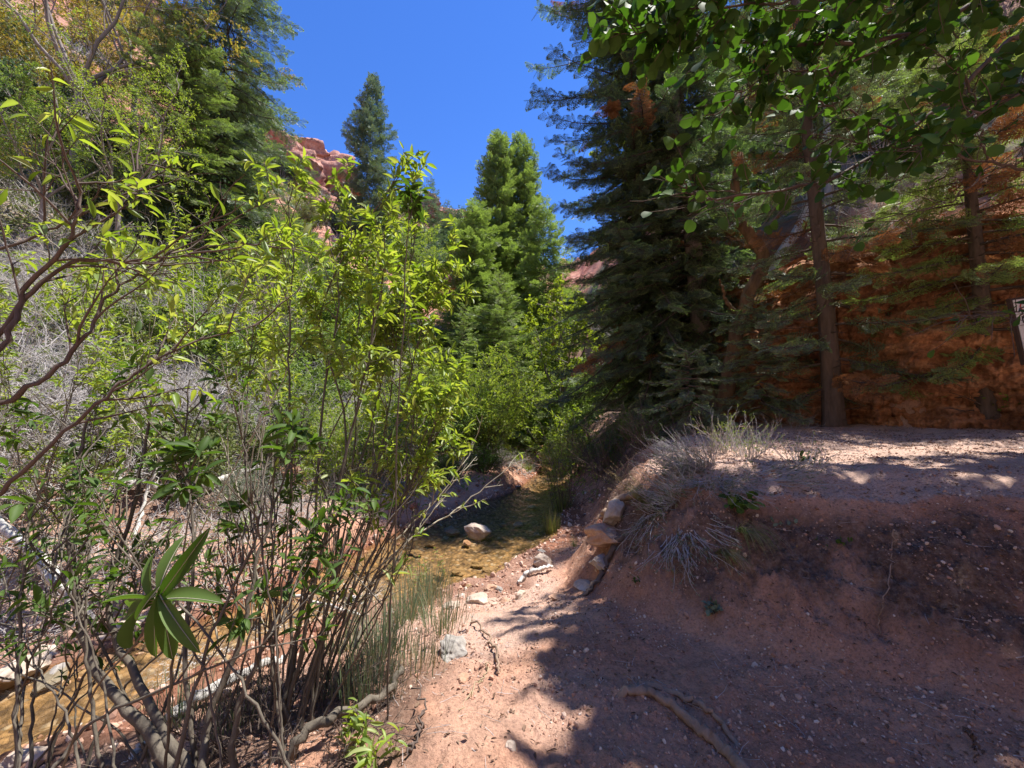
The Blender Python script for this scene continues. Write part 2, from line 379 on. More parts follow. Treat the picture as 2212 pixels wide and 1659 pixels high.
def wall_f(t, b, out):
    g = N(t, 'NewGeometry'); mp = N(t, 'Mapping'); mp.inputs['Scale'].default_value = (.35, .35, 1.6); t.links.new(g.outputs['Position'], mp.inputs[0])
    n = noise(t, 2.4, 9, .68, .6, mp.outputs[0]); n2 = noise(t, 11, 8, .7, .3); n3 = noise(t, 1.1, 4, .6)
    c = ramp(t, n.outputs[0], [(.33, (.20, .09, .05)), (.45, (.44, .20, .10)), (.58, (.60, .31, .17)), (.7, (.64, .42, .28))]).outputs[0]
    c = mix(t, .8, c, ramp(t, n2.outputs[0], [(.3, (.4,)), (.5, (.95,)), (.72, (1.35,))]).outputs[0], 'MULTIPLY')
    c = mix(t, .6, c, ramp(t, n3.outputs[0], [(.35, (.5, .48, .46)), (.6, (1.1, 1.05, 1.0))]).outputs[0], 'MULTIPLY')
    t.links.new(c, b.inputs['Base Color']); b1 = bump(t, b, n.outputs[0], .9, .10); bump(t, b, n2.outputs[0], .9, .04, b1); b.inputs['Roughness'].default_value = .95
M['rock_wall'] = mat('rock_wall_face', wall_f)
M['rock_red'] = rockmat('red_sandstone', (.30, .115, .08), (.52, .25, .18), (.64, .40, .31), 1.3, 1.0, .3)

def ground_f(t, b, out):
    def att(n): a = N(t, 'Attribute', attribute_name=n); return a.outputs['Fac']
    n1 = noise(t, .9, 5, .6); n2 = noise(t, 9, 7, .65); n3 = noise(t, 60, 6, .7)
    soil = ramp(t, n1.outputs[0], [(.3, (.42, .205, .135)), (.5, (.52, .285, .19)), (.72, (.58, .35, .245))]).outputs[0]
    soil = mix(t, .75, soil, ramp(t, n2.outputs[0], [(.25, (.6,)), (.55, (1.0,)), (.75, (1.22,))]).outputs[0], 'MULTIPLY')
    soil = mix(t, .85, soil, ramp(t, n3.outputs[0], [(.3, (.38,)), (.48, (.95,)), (.62, (1.1,)), (.75, (1.6,))]).outputs[0], 'MULTIPLY')
    dusty = mix(t, .8, (.56, .39, .31), ramp(t, n3.outputs[0], [(.3, (.45,)), (.5, (1.0,)), (.7, (1.3,))]).outputs[0], 'MULTIPLY')
    soil = mix(t, att('dust'), soil, dusty)
    duff_and_shade = ramp(t, noise(t, 25, 6, .7).outputs[0], [(.3, (.07, .045, .035)), (.5, (.16, .10, .075)), (.7, (.30, .22, .17))]).outputs[0]
    c = mix(t, att('duff_and_shade'), soil, duff_and_shade)
    scrub = ramp(t, noise(t, 1.1, 8, .7).outputs[0], [(.33, (.12, .10, .075)), (.48, (.17, .17, .09)), (.6, (.30, .22, .17)), (.75, (.40, .27, .21))]).outputs[0]
    c = mix(t, att('hill'), c, scrub)
    rk = ramp(t, noise(t, .35, 9, .68, .6).outputs[0], [(.3, (.30, .115, .075)), (.47, (.50, .23, .16)), (.6, (.60, .33, .24)), (.75, (.66, .44, .34))]).outputs[0]
    g = N(t, 'NewGeometry'); mp = N(t, 'Mapping'); mp.inputs['Scale'].default_value = (.12, .12, 1.0); t.links.new(g.outputs['Position'], mp.inputs[0])
    st = noise(t, 2.6, 6, .6, .8, mp.outputs[0])
    rk = mix(t, .7, rk, ramp(t, st.outputs[0], [(.3, (.55, .5, .48)), (.5, (1, 1, 1)), (.7, (1.2, 1.15, 1.1))]).outputs[0], 'MULTIPLY')
    c = mix(t, att('rock'), c, rk)
    c = mix(t, att('wall'), c, mix(t, 1.0, mix(t, .75, rk, ramp(t, noise(t, 2.2, 8, .72, .5).outputs[0], [(.32, (.10, .05, .03)), (.5, (.30, .15, .085)), (.68, (.42, .24, .15))]).outputs[0]), (1.05, .85, .62), 'MULTIPLY'))
    v = N(t, 'TexVoronoi', Scale=17.0); 
    t.links.new(g.outputs['Position'], v.inputs['Vector'])
    peb = ramp(t, v.outputs['Color'], [(.1, (.16, .10, .06)), (.45, (.38, .25, .14)), (.7, (.46, .28, .13)), (.9, (.48, .38, .28))]).outputs[0]
    peb = mix(t, .8, peb, ramp(t, v.outputs['Distance'], [(.2, (1.1,)), (.65, (.45,))]).outputs[0], 'MULTIPLY')
    c = mix(t, att('wet'), c, mix(t, 1.0, c, (.52, .42, .38), 'MULTIPLY'))
    c = mix(t, att('bed'), c, peb)
    t.links.new(c, b.inputs['Base Color']); b.inputs['Roughness'].default_value = .95; b.inputs['Specular IOR Level'].default_value = .15
    b1 = bump(t, b, n2.outputs[0], .7, .035); b2 = bump(t, b, n3.outputs[0], 1.0, .018, b1)
    v2 = N(t, 'TexVoronoi', Scale=38.0); t.links.new(g.outputs['Position'], v2.inputs['Vector'])
    mm = N(t, 'Math', operation='LESS_THAN'); t.links.new(v2.outputs['Distance'], mm.inputs[0]); mm.inputs[1].default_value = .28
    b3 = bump(t, b, mm.outputs[0], .35, .006, b2)
    rb = N(t, 'Math', operation='MULTIPLY'); t.links.new(st.outputs[0], rb.inputs[0]); t.links.new(att('rock'), rb.inputs[1])
    bump(t, b, rb.outputs[0], .9, .45, b3)
M['ground'] = mat('red_soil_ground', ground_f)

def water_f(t, b, out):
    g = N(t, 'NewGeometry'); mp = N(t, 'Mapping'); mp.inputs['Scale'].default_value = (1, .55, 1); mp.inputs['Rotation'].default_value = (0, 0, .6)
    t.links.new(g.outputs['Position'], mp.inputs[0])
    n = noise(t, 5, 4, .6, .6, mp.outputs[0]); n2 = noise(t, 22, 3, .6, .3, mp.outputs[0])
    a = N(t, 'Attribute', attribute_name='riffle').outputs['Fac']
    bp = N(t, 'Bump', Strength=.8, Distance=.06); t.links.new(n.outputs[0], bp.inputs['Height'])
    bp2 = N(t, 'Bump', Strength=.5, Distance=.012); t.links.new(n2.outputs[0], bp2.inputs['Height']); t.links.new(bp.outputs[0], bp2.inputs['Normal'])
    fr = N(t, 'Fresnel', IOR=1.33); t.links.new(bp2.outputs[0], fr.inputs['Normal'])
    gl = N(t, 'BsdfGlossy', Roughness=.04); t.links.new(bp2.outputs[0], gl.inputs['Normal'])
    tr = N(t, 'BsdfTransparent'); tr.inputs[0].default_value = (.95, .90, .78, 1)
    mx = N(t, 'MixShader'); t.links.new(fr.outputs[0], mx.inputs[0]); t.links.new(tr.outputs[0], mx.inputs[1]); t.links.new(gl.outputs[0], mx.inputs[2])
    b.inputs['Base Color'].default_value = (.82, .82, .80, 1); b.inputs['Roughness'].default_value = .35; t.links.new(bp2.outputs[0], b.inputs['Normal'])
    nf = noise(t, 42, 6, .8, .9, mp.outputs[0])
    rf = ramp(t, nf.outputs[0], [(.52, (0,)), (.66, (1,))]); ml = N(t, 'Math', operation='MULTIPLY'); t.links.new(rf.outputs[0], ml.inputs[0]); t.links.new(a, ml.inputs[1])
    m2 = N(t, 'MixShader'); t.links.new(ml.outputs[0], m2.inputs[0]); t.links.new(mx.outputs[0], m2.inputs[1]); t.links.new(b.outputs[0], m2.inputs[2])
    t.links.new(m2.outputs[0], out.inputs[0])
M['water'] = mat('creek_water', water_f)

# ================================================================== SETTING: ground and creek
def build_ground():
    A = np.concatenate([np.arange(-62, 62, .17), np.arange(62, 298, 2.5)]); A = np.radians(A)
    r = np.concatenate([[.08, .25, .45], np.exp(np.arange(math.log(.7), math.log(240), .0066))])
    AA, RR = np.meshgrid(A, r, indexing='ij'); X = RR * np.sin(AA); Y = RR * np.cos(AA)
    Z, a = terrain(X.ravel(), Y.ravel()); na, nr = X.shape
    i = np.arange(na)[:, None]; j = np.arange(nr - 1)[None]; i2 = (i + 1) % na
    F = np.stack([i * nr + j, i * nr + j + 1, i2 * nr + j + 1, i2 * nr + j], -1).reshape(-1, 4)[:, ::-1]
    V = np.stack([X.ravel(), Y.ravel(), Z], 1)
    V = np.vstack([V, [[0, 0, gz(0, 0)]]]); ii = np.arange(na); F3 = np.stack([np.full(na, len(V) - 1), (ii + 1) % na * nr, ii * nr], 1)
    g = G(); g.addmix(V, F3, F)
    o = g.obj('ground', M['ground']); tag(o, kind='structure')
    x, y, z = V[:, 0], V[:, 1], V[:, 2]; ex = lambda q: np.append(q, q[-1]).astype(np.float32)
    wet = ex(sstep(ZW + .17, ZW + .02, Z) * (a['d'] < .6)); bed = ex(sstep(.02, -.08, a['d']))
    dust = ex(np.clip(a['plateau'] * sstep(1, .93, 1 - a['plateau'] + 0) * .9 + sstep(.3, -.2, fbm(X.ravel() * .8, Y.ravel() * .8, 3) + .7 * sstep(.1, 1.3, X.ravel())) * .75, 0, 1))
    duff_and_shade = ex(np.clip(a['plateau'] * sstep(7.6, 9.6, y[:-1] - .15 * x[:-1]) + a['face'] * .95 * sstep(-.45, .1, fbm(X.ravel() * 2.2, Y.ravel() * 2.2, 4) + .05)
              + .85 * a['right'] * sstep(-.25, -.6, X.ravel()) * sstep(3.3, 2.6, Y.ravel()) * sstep(-.25, .1, fbm(X.ravel() * 3, Y.ravel() * 3, 3)) + .75 * (~a['right']) * sstep(.4, 1.3, a['d']) * sstep(-.2, .25, fbm(X.ravel(), Y.ravel(), 3)), 0, 1))  # near left soil darkened to stand for willow shade; rest is litter
    for n_, q in (('wet', wet), ('bed', bed), ('dust', dust), ('duff_and_shade', duff_and_shade), ('hill', ex(a['hill'] * sstep(0, .05, a['t']))), ('rock', ex(a['rock'])), ('wall', ex(a['wall']))):
        at = o.data.attributes.new(n_, 'FLOAT', 'POINT'); at.data.foreach_set('value', q)
build_ground()

def build_water():
    c = CREEK[:, :2]; hw = CREEK[:, 2]
    p = spline(np.c_[c, hw], 520); T = unit(np.gradient(p[:, :2], axis=0)); Nn = np.stack([T[:, 1], -T[:, 0]], 1)
    m = 41; u = np.linspace(-1, 1, m)
    XY = p[:, None, :2] + Nn[:, None] * (u[None, :, None] * (p[:, 2] + .55)[:, None, None])
    X = XY[..., 0].ravel(); Y = XY[..., 1].ravel()
    rif = np.zeros_like(X)
    for (cx, cy, rr, s_) in ((-1.9, 4.75, .75, 1), (-2.7, 3.55, .5, .9), (-1.75, 2.9, .5, 1.), (1.2, 12.5, .8, .35), (-2.3, 4.1, .4, .7)):
        rif = np.maximum(rif, s_ * sstep(rr, rr * .2, np.hypot(X - cx, Y - cy)))
    Z = ZW + .006 * fbm(X * 5, Y * 5, 3) + rif * (.05 * fbm(X * 7, Y * 7, 4))
    i = np.arange(519)[:, None] * m + np.arange(m - 1)[None]
    F = np.stack([i, i + 1, i + 1 + m, i + m], -1).reshape(-1, 4)
    g = G(); g.add(np.stack([X, Y, Z], 1), F); o = g.obj('creek_water', M['water']); tag(o, kind='structure')
    at = o.data.attributes.new('riffle', 'FLOAT', 'POINT'); at.data.foreach_set('value', rif.astype(np.float32))
build_water()

# ================================================================== rocks
_ico = None
def ico(sub):
    import bmesh
    b = bmesh.new(); bmesh.ops.create_icosphere(b, subdivisions=sub, radius=1); b.verts.ensure_lookup_table()
    V = np.array([v.co[:] for v in b.verts]); F = np.array([[v.index for v in f.verts] for f in b.faces]); b.free(); return V, F
ICO4 = ico(5); ICO2 = ico(2)
def n3(V, s, o=4):
    return fbm(V[:, 0] * s + V[:, 2] * s * .7, V[:, 1] * s - V[:, 2] * s * .6, o)
def rock_V(size, cuts=14, rough=.09, base=ICO4):
    V = base[0].copy(); nn = unit(rng.standard_normal((cuts, 3)))
    for q in nn:
        dd = U(.55, .88); pr = V @ q; V = V - np.clip(pr - dd, 0, None)[:, None] * q * .96
    off = U(0, 50); nrm = unit(V)
    V = V + nrm * (rough * n3(V + off, 2.2, 5))[:, None] * 2
    return V * np.array(size)
def rock(name, loc, size, m, label, cat='rock', group=None, rz=None, sink=.42, cuts=11, rough=.10, tilt=0):
    g = G(); V = rock_V(size, cuts, rough); g.add(V, ICO4[1]); o = g.obj(name, M[m])
    o.location = (loc[0], loc[1], loc[2] + size[2] * (1 - 2 * sink)); o.rotation_euler = (tilt, U(-.15, .15), U(0, 6.28) if rz is None else rz)
    return tag(o, label, cat, group)
def rk(dx, dy, size, m, label, **kw):
    p = on_ground(dx, dy); p[2] = max(p[2], ZW - .12); return rock('rock', p, size, m, label, **kw)
rk(1032, 1168, (.30, .22, .17), 'rock_cream', 'large pale angular boulder standing in the middle of the creek', cat='boulder', sink=.25, rz=.3)
rk(978, 1158, (.17, .09, .06), 'rock_cream', 'low flat cream stone in the water left of the large boulder')
rk(968, 1146, (.12, .09, .07), 'rock_grey', 'dark round stone just behind the low flat stone in the creek')
rk(1008, 1182, (.10, .07, .05), 'rock_orange', 'small tan stone touching the near left foot of the large creek boulder')
rk(1172, 1218, (.15, .12, .10), 'rock_cream', 'round white stone at the water edge below the grass tuft')
rk(1032, 1297, (.15, .10, .065), 'rock_cream', 'long cream stone at the near end of the pool beside the red path')
rk(1125, 1290, (.09, .07, .06), 'rock_cream', 'white pointed stone lying on the red sand by the pool')
rk(1060, 1272, (.11, .08, .05), 'rock_orange', 'tan stone half in the water between the cream stones')
rk(1092, 1300, (.09, .07, .035), 'rock_orange', 'flat orange stone on the red sand beside the white pointed stone')
rk(1080, 1274, (.07, .05, .03), 'rock_grey', 'small dark stone on the pool edge beside the twisted driftwood')
rk(975, 1312, (.10, .08, .05), 'rock_cream', 'half buried cream stone behind the rushes at the pool corner')
rk(1312, 1172, (.27, .20, .11), 'rock_orange', 'big orange rock embedded at the foot of the bank under the grass', cat='boulder', sink=.3)
rk(1328, 1128, (.20, .15, .16), 'rock_cream', 'pale rock wedged under the root at the top of the orange rock', sink=.3)
rk(1300, 1222, (.22, .10, .08), 'rock_cream', 'white slab below the orange rock, left of the dark root', rz=.9)
rk(1262, 1270, (.14, .09, .05), 'rock_cream', 'flat white stone at the lower end of the dark root')
rk(1205, 1290, (.10, .07, .03), 'rock_orange', 'thin tilted flat stone standing on the sunlit edge of the path')
rk(1298, 1138, (.06, .06, .06), 'rock_red', 'small pink stone beside the pale rock under the grass')
rk(985, 1402, (.16, .12, .09), 'rock_grey', 'rounded grey boulder under leaf shadows beside the path rushes', cat='boulder', sink=.5)
rk(1000, 1470, (.05, .04, .02), 'rock_orange', 'flat reddish stone lying on the path near the long stick')
rk(1103, 1615, (.028, .025, .02), 'rock_cream', 'small white stone on the near left part of the path')
rk(830, 1085, (.16, .12, .12), 'rock_cream', 'white rock on the far creek bank in the sun')
rk(862, 1078, (.14, .11, .10), 'rock_orange', 'square tan rock right of the white rock on the far bank')
rk(892, 1095, (.15, .12, .10), 'rock_red', 'red block set in the far red bank')
rk(800, 1120, (.2, .14, .08), 'rock_cream', 'broad pale stone low on the far bank behind the willow stems')
rk(920, 1128, (.12, .08, .05), 'rock_orange', 'wet orange stone at the foot of the far red bank')
rk(880, 1140, (.10, .07, .05), 'rock_orange', 'small ochre stone in shallow water by the far bank')
rk(860, 1000, (.5, .3, .14), 'rock_red', 'layered red sandstone ledge on the far bank under the willow', cat='rock ledge')
rk(925, 985, (.45, .3, .10), 'rock_red', 'upper red sandstone ledge beside the bare red shoots', cat='rock ledge')
rk(360, 1350, (.24, .15, .09), 'rock_cream', 'long pale stone on the left creek shore behind the big leaves')
rk(270, 1365, (.22, .15, .12), 'rock_cream', 'broad cream boulder on the left shore behind the thick stems', cat='boulder')
rk(60, 1445, (.22, .14, .09), 'rock_cream', 'cream boulder at the left edge beside the creek', cat='boulder')
rk(120, 1468, (.17, .11, .09), 'rock_grey', 'long grey white stone at the left shore near the water')
rk(60, 1640, (.12, .05, .06), 'rock_cream', 'sharp pale stone in the water at the bottom left corner', rz=.5)
rk(640, 1290, (.16, .1, .06), 'rock_orange', 'ochre stone in the riffle behind the willow stems')
rk(560, 1330, (.18, .12, .06), 'rock_orange', 'wet golden stone in the creek left of the riffle')
rk(760, 1290, (.14, .10, .07), 'rock_orange', 'orange stone at the head of the riffle by the rushes')
for i, (dx, dy, s_) in enumerate([(1150, 1102, .09), (1185, 1120, .08), (1120, 1140, .10), (1160, 1160, .07), (1085, 1142, .08), (1200, 1040, .12), (1120, 1052, .07), (1100, 1055, .06), (1070, 1062, .06), (1195, 1072, .09), (1150, 1065, .05), (1170, 1192, .06)]):
    rk(dx, dy, (s_ * 1.3, s_, s_ * .5), 'rock_grey', 'small dark wet stone in the shaded stretch of the creek', group='dark stones in the shaded creek')
for i, (dx, dy, s_) in enumerate([(1030, 1225, .10), (1060, 1232, .09), (900, 1200, .11), (850, 1230, .10), (950, 1250, .08), (990, 1240, .09), (830, 1180, .12), (930, 1180, .08), (1010, 1265, .06), (940, 1290, .08), (780, 1240, .12), (720, 1310, .10), (480, 1420, .12), (420, 1470, .13), (300, 1530, .12), (180, 1560, .12)]):
    s_ *= np.clip((1659 - dy) / 420, .35, 1)
    rk(dx, dy, (s_ * 1.3, s_, s_ * .45), 'rock_ochre', 'ochre stone lying under shallow sunlit water', group='ochre stones in the sunlit creek', sink=.75)

def rock_wall():
    A = np.radians(np.linspace(15.5, 88, 1500)); Zs = np.linspace(-.25, 1, 240); AA, ZZ = np.meshgrid(A, Zs, indexing='ij')
    a = np.degrees(AA); R0 = np.interp(a, _A, _R0); Hh = np.interp(a, _A, _W) * 1.0 + .9; s_ = AA * 12; z = .9 + ZZ * Hh
    bed = z * 3.2 + .7 * fbm(s_ * .35, z * .4, 3) + .15 * s_ * .3
    led = (bed - np.floor(bed)); led = np.where(led < .8, led * .35, .28 + (led - .8) * -1.4)
    dd = -.35 + 1.1 * fbm(s_ * .45, z * .35, 4) + .5 * ridged(s_ * .8, z * .8, 5) + .22 * led * (1 + fbm(s_ * .8, z, 3)) + .14 * ridged(s_ * 3.5, z * 5, 4) + .04 * ridged(s_ * 14, z * 18, 3) + .9 * np.clip(ZZ, 0, 1) ** 2.4
    Rr = R0 + dd; g = G(); na, nz = AA.shape; i = np.arange(na - 1)[:, None] * nz + np.arange(nz - 1)[None]
    g.add(np.stack([Rr * np.sin(AA), Rr * np.cos(AA), z + .08 * fbm(s_ * 2, z * 2, 3)], -1).reshape(-1, 3), np.stack([i, i + nz, i + nz + 1, i + 1], -1).reshape(-1, 4))
    o = g.obj('rock_wall', M['rock_wall']); tag(o, kind='structure')
rock_wall()

# red sandstone outcrops on the ridge
def outcrop(dx, dy, D, size, label, tilt=0, rz=0, rough=.16, cuts=16):
    p = Q(dx, dy, D); g = G(); V = rock_V(size, cuts, rough)
    V[:, 2] += size[2] * .06 * np.sin(V[:, 2] / size[2] * 16 + n3(V, .8)); V[:, :2] *= (1 + .07 * np.sin(V[:, 2:3] / size[2] * 13 + 2 * n3(V, .5)[:, None])); V += unit(V) * (.16 * ridged(V[:, 0] * 1.1 + V[:, 2] * 2.4, V[:, 1] * 1.1 - V[:, 2] * 2.0, 5))[:, None]
    g.add(V, ICO4[1]); o = g.obj('sandstone_outcrop', M['rock_red']); o.location = p; o.rotation_euler = (tilt, 0, rz); tag(o, label, 'outcrop')
outcrop(585, 320, 50, (1.6, 1.6, 1.15), 'round red rock balanced alone on the skyline at the left', rz=.2)
outcrop(612, 392, 49, (6.4, 4.5, 5.4), 'big layered pink sandstone slab on the ridge below the round rock', tilt=-.2)
outcrop(655, 362, 56, (5.4, 5, 5.2), 'jagged pink crag on the skyline behind the willow top', tilt=.2)
outcrop(700, 400, 57, (5.8, 5, 6.0), 'pointed pink crag left of the lone spruce')
outcrop(742, 398, 62, (3.0, 3, 2.6), 'small pink crag at the foot of the lone spruce')
outcrop(570, 470, 44, (2.4, 2, 2.4), 'grey pink boulder half way down the ridge', rz=.5)
outcrop(470, 420, 36, (4.4, 2.4, 3.0), 'pink sandstone face shaded by the leaning fir boughs', tilt=.3)
outcrop(932, 452, 72, (2.4, 2, 2.6), 'leaning pink fin on the skyline right of the willow top', tilt=.2)
outcrop(1000, 490, 88, (8, 5, 3.8), 'reddish ridge crag left of the twin topped firs')
outcrop(645, 470, 50, (6.5, 4, 5.5), 'broad orange pink rock face below the crags behind the willow')
outcrop(950, 620, 38, (2.0, 2, 2.2), 'red outcrop between the willow and the centre spruce')
outcrop(860, 590, 40, (2.6, 2, 2.0), 'tan outcrop on the slope behind the bright willow')
outcrop(390, 640, 17, (1.4, 1, .8), 'pinkish bare rock patch on the left slope')
outcrop(1720, 500, 17, (3.6, 2.4, 3.0), 'large purplish pink boulder behind the snag on the right slope', rz=.4)
outcrop(1660, 290, 24, (2.8, 2, 2.4), 'red rock glimpsed high between the trees on the right')
outcrop(60, 30, 40, (6, 4, 5), 'pale orange cliff glimpsed behind the oak at the top left')
outcrop(260, 60, 46, (7, 5, 6), 'orange cliff behind the golden leaves at the top left')
outcrop(1010, 640, 40, (2.2, 2, 1.6), 'low red outcrop left of the bright spruce')

# ================================================================== plants: generators
def frond_T(shoots=12, per=3, seed=1, wide=1.0):
    r = np.random.default_rng(seed); V = []; F = []; tip = []
    for i in range(shoots):
        s = (i + .5) / shoots; sd = 1 if i % 2 else -1; l = .42 * (1 - s) ** .8 + .07
        d = np.array([sd * .72, .7, r.uniform(-.12, .12)]); d /= np.linalg.norm(d); o = np.array([0, s * .92, 0])
        for j in range(per):
            q = o + d * l * (j + .6) / per; last = (j == per - 1)
            for e in (-1, 1):
                nd = d * .75 + np.array([-d[1], d[0], 0]) * e * .75 + np.array([0, 0, r.uniform(.0, .5)]); nd /= np.linalg.norm(nd)
                ln = r.uniform(.085, .13) * wide; wv = np.cross(nd, [r.uniform(-.5, .5), r.uniform(-.5, .5), 1]); wv = wv / np.linalg.norm(wv) * .021 * wide * 1.25
                b = len(V); V += [q - wv, q + wv, q + nd * ln]; F.append((b, b + 1, b + 2)); tip.append(1 if last else 0)
    for e in (-1, 0, 1):
        b = len(V); V += [(-.02 + e * .02, .88, 0), (.02 + e * .02, .88, .01), (e * .08, 1.05, .02)]; F.append((b, b + 1, b + 2)); tip.append(1)
    return np.array(V, float), np.array(F), np.array(tip)
FR = [frond_T(12, 3, 1), frond_T(12, 3, 2), frond_T(12, 3, 3)]
FR_LO = [frond_T(8, 2, 4, 1.7), frond_T(8, 2, 5, 1.7)]

def conifer(name, loc, H, Rm, h0, nb, label, cat='conifer', group=None, mats=('fir', 'fir_tip'), spacing=.11, tiplen=(.28, .55), lo=False, trunk_r=.16,
            dead=.0, lean=(0, 0), shape=.8, droop=1.0, bark='bark', gap=0.0, sector=None, tipprob=.5, bare=0, side_cut=None, rz=0, coneup=0, stubs=0):
    root = empty(name, loc, label, cat, group, rz)
    k = 26; zz = np.linspace(0, 1, k); tr = np.stack([lean[0] * zz + .04 * np.sin(zz * 9), lean[1] * zz + .04 * np.cos(zz * 7), H * zz - .3 * (1 - zz)], 1)
    g = G(); tubes(g, tr, trunk_r * (1 - zz) ** .85 + .012 + .55 * trunk_r * np.exp(-zz * H * 1.6), 16, 0, .09)
    if stubs:
        st = kids(tr[None], stubs, .02, .55, (70, 100), (.25, 1.1), False, 6, .16, (0, 0, -.05)); tubes(g, st, taperR(stubs, 6, .012, .003), 4); s2 = kids(st, 5, .2, 1, (30, 60), (.3, .6), True, 4, .2); tubes(g, s2, taperR(len(s2), 4, .004, .0015), 3); g.obj('trunk', M[bark], root)
    q = (np.arange(nb) + rng.random(nb)) / nb; q = q ** .92
    h = h0 + (H - h0 - .1) * q; az = np.arange(nb) * 2.399 + U(-.5, .5, nb)
    if sector is not None: az = U(sector[0], sector[1], nb)
    L = Rm * (1 - q) ** shape * U(.62, 1.12, nb) * np.clip(.55 + q * 6, 0, 1) + .12
    if side_cut is not None:
        L = L * np.where(np.cos(az - side_cut[0]) > .2, side_cut[1], 1)
    if gap: keep = vnoise(h * .9 + 3, az * 1.2) > -.5 + gap; h, az, L, q = h[keep], az[keep], L[keep], q[keep]
    nb = len(h)
    tt = h / H; p0 = np.stack([np.interp(tt, zz, tr[:, 0]), np.interp(tt, zz, tr[:, 1]), h], 1)
    el = np.radians(-12 * droop + 55 * q ** 1.6 + coneup + U(-8, 8, nb))
    kk = 8; P_ = np.zeros((nb, kk, 3)); P_[:, 0] = p0; dirh = np.stack([np.cos(az), np.sin(az), 0 * az], 1); azj = az.copy()
    for i in range(1, kk):
        e = el - droop * math.radians(16) * math.sin(i / kk * math.pi) + math.radians(12) * (i / kk) ** 2
        azj = azj + .07 * rng.standard_normal(nb)
        P_[:, i] = P_[:, i - 1] + (L / (kk - 1))[:, None] * np.stack([np.cos(azj) * np.cos(e), np.sin(azj) * np.cos(e), np.sin(e)], 1)
    isdead = rng.random(nb) < dead
    g = G(); tubes(g, P_, taperR(nb, kk, .010 + .009 * L, .004), 4)
    # twigs, in rough planes either side of every bough
    O = []; D_ = []; Sz = []; Nn = []; Dd = []
    for i in range(nb):
        m = max(4, int(L[i] * .82 / spacing * 2.9)); t = .12 + .88 * (np.arange(m) + rng.random(m)) / m
        if bare: t = t[t > bare]; m = len(t)
        p, T = sample(P_[i:i + 1], t[None]); p = p[0]; T = T[0]
        sd = np.where(np.arange(m) % 2, 1, -1)[:, None]
        hz = unit(np.cross(T, [0, 0, 1])) * sd
        d = unit(T * U(.5, .9, m)[:, None] + hz * U(.45, 1.0, m)[:, None] + np.array([0, 0, 1]) * U(-.62, .34, m)[:, None])
        ln = U(*tiplen, m) * (1 - .45 * t) * min(1, .35 + L[i] * .45)
        O.append(p); D_.append(d); Sz.append(ln); Nn.append(np.tile([0, 0, 1.], (m, 1)) + .8 * rng.standard_normal((m, 3))); Dd.append(np.full(m, isdead[i]) | (rng.random(m) < dead * .15))
        # tip
        O.append(P_[i, -2:-1]); D_.append(unit(P_[i, -1:] - P_[i, -2:-1])); Sz.append(np.array([ln.mean() if m else .2])); Nn.append(np.array([[0, .1, 1.]])); Dd.append(np.array([isdead[i]]))
    O = np.vstack(O); D_ = np.vstack(D_); Sz = np.concatenate(Sz); Nn = np.vstack(Nn); Dd = np.concatenate(Dd)
    mtw = len(O); tw = np.stack([O, O + D_ * (Sz * .55)[:, None], O + D_ * (Sz * .98)[:, None]], 1)
    if not lo: tubes(g, tw, taperR(mtw, 3, .0045, .0015), 3)
    g.obj('boughs', M['twig_dark'], root)
    TT = FR_LO if lo else FR; gl = G(); gd = G(); B = basis(D_, Nn); which = rng.integers(0, len(TT), mtw); hi = rng.random(mtw) < tipprob
    for wi, (tv, tf, tip) in enumerate(TT):
        for hv in (0, 1):
            sel = (which == wi) & (hi == bool(hv)) & ~Dd
            bake(gl, tv, tf, O[sel], B[sel], Sz[sel] * (1.25 if lo else 1.0), tip * hv)
        sel = (which == wi) & Dd
        bake(gd, tv, tf, O[sel], B[sel], Sz[sel])
    gl.obj('foliage', [M[mats[0]], M[mats[1]]], root, smooth=False)
    if gd.n: gd.obj('dead_foliage', M['fir_dead'], root, smooth=False)
    return root

def bush(name, loc, label, cat='shrub', group=None, n=22, H=1.6, spread=.9, l1=5, l2=4, nl=5, ls=(.05, .02), leafm='oak', stemm='twig_grey', T=DIA, up=.06, base=.15,
         r0=.012, leafwob=.9, twigs=True, clump=.03):
    root = empty(name, loc, label, cat, group)
    az = U(0, 6.283, n); sp = U(.1, spread, n)
    p0 = np.stack([base * np.cos(az) * U(0, 1, n), base * np.sin(az) * U(0, 1, n), np.full(n, -.08)], 1)
    d = unit(np.stack([np.cos(az) * sp, np.sin(az) * sp, np.ones(n)], 1))
    P0 = wander(p0, d, H * U(.65, 1.1, n), 8, .10, (0, 0, up * .3)); g = G(); tubes(g, P0, taperR(n, 8, r0, r0 * .3), 5)
    P1 = kids(P0, l1, .25, 1, (20, 60), (.25, .55), True, 6, .18, (0, 0, up)); tubes(g, P1, taperR(len(P1), 6, r0 * .4, r0 * .15), 3)
    P2 = kids(P1, l2, .25, 1, (25, 65), (.35, .7), True, 4, .2, (0, 0, up)); 
    if twigs: tubes(g, P2, taperR(len(P2), 4, r0 * .2, r0 * .08), 3)
    g.obj('stems', M[stemm], root)
    if leafm:
        t = rng.random((len(P2), nl)) ** .7; p, Tn = sample(P2, t); p = p.reshape(-1, 3) + clump * rng.standard_normal((len(P2) * nl, 3)); Tn = Tn.reshape(-1, 3)
        dd = unit(Tn + leafwob * rng.standard_normal(Tn.shape) + [0, 0, -.1]); L = ls[0] * U(.6, 1.25, len(p)); gl = G()
        leaves(gl, p, dd, L, L * ls[1] / ls[0], T); gl.obj('foliage', M[leafm], root, smooth=False)
    return root

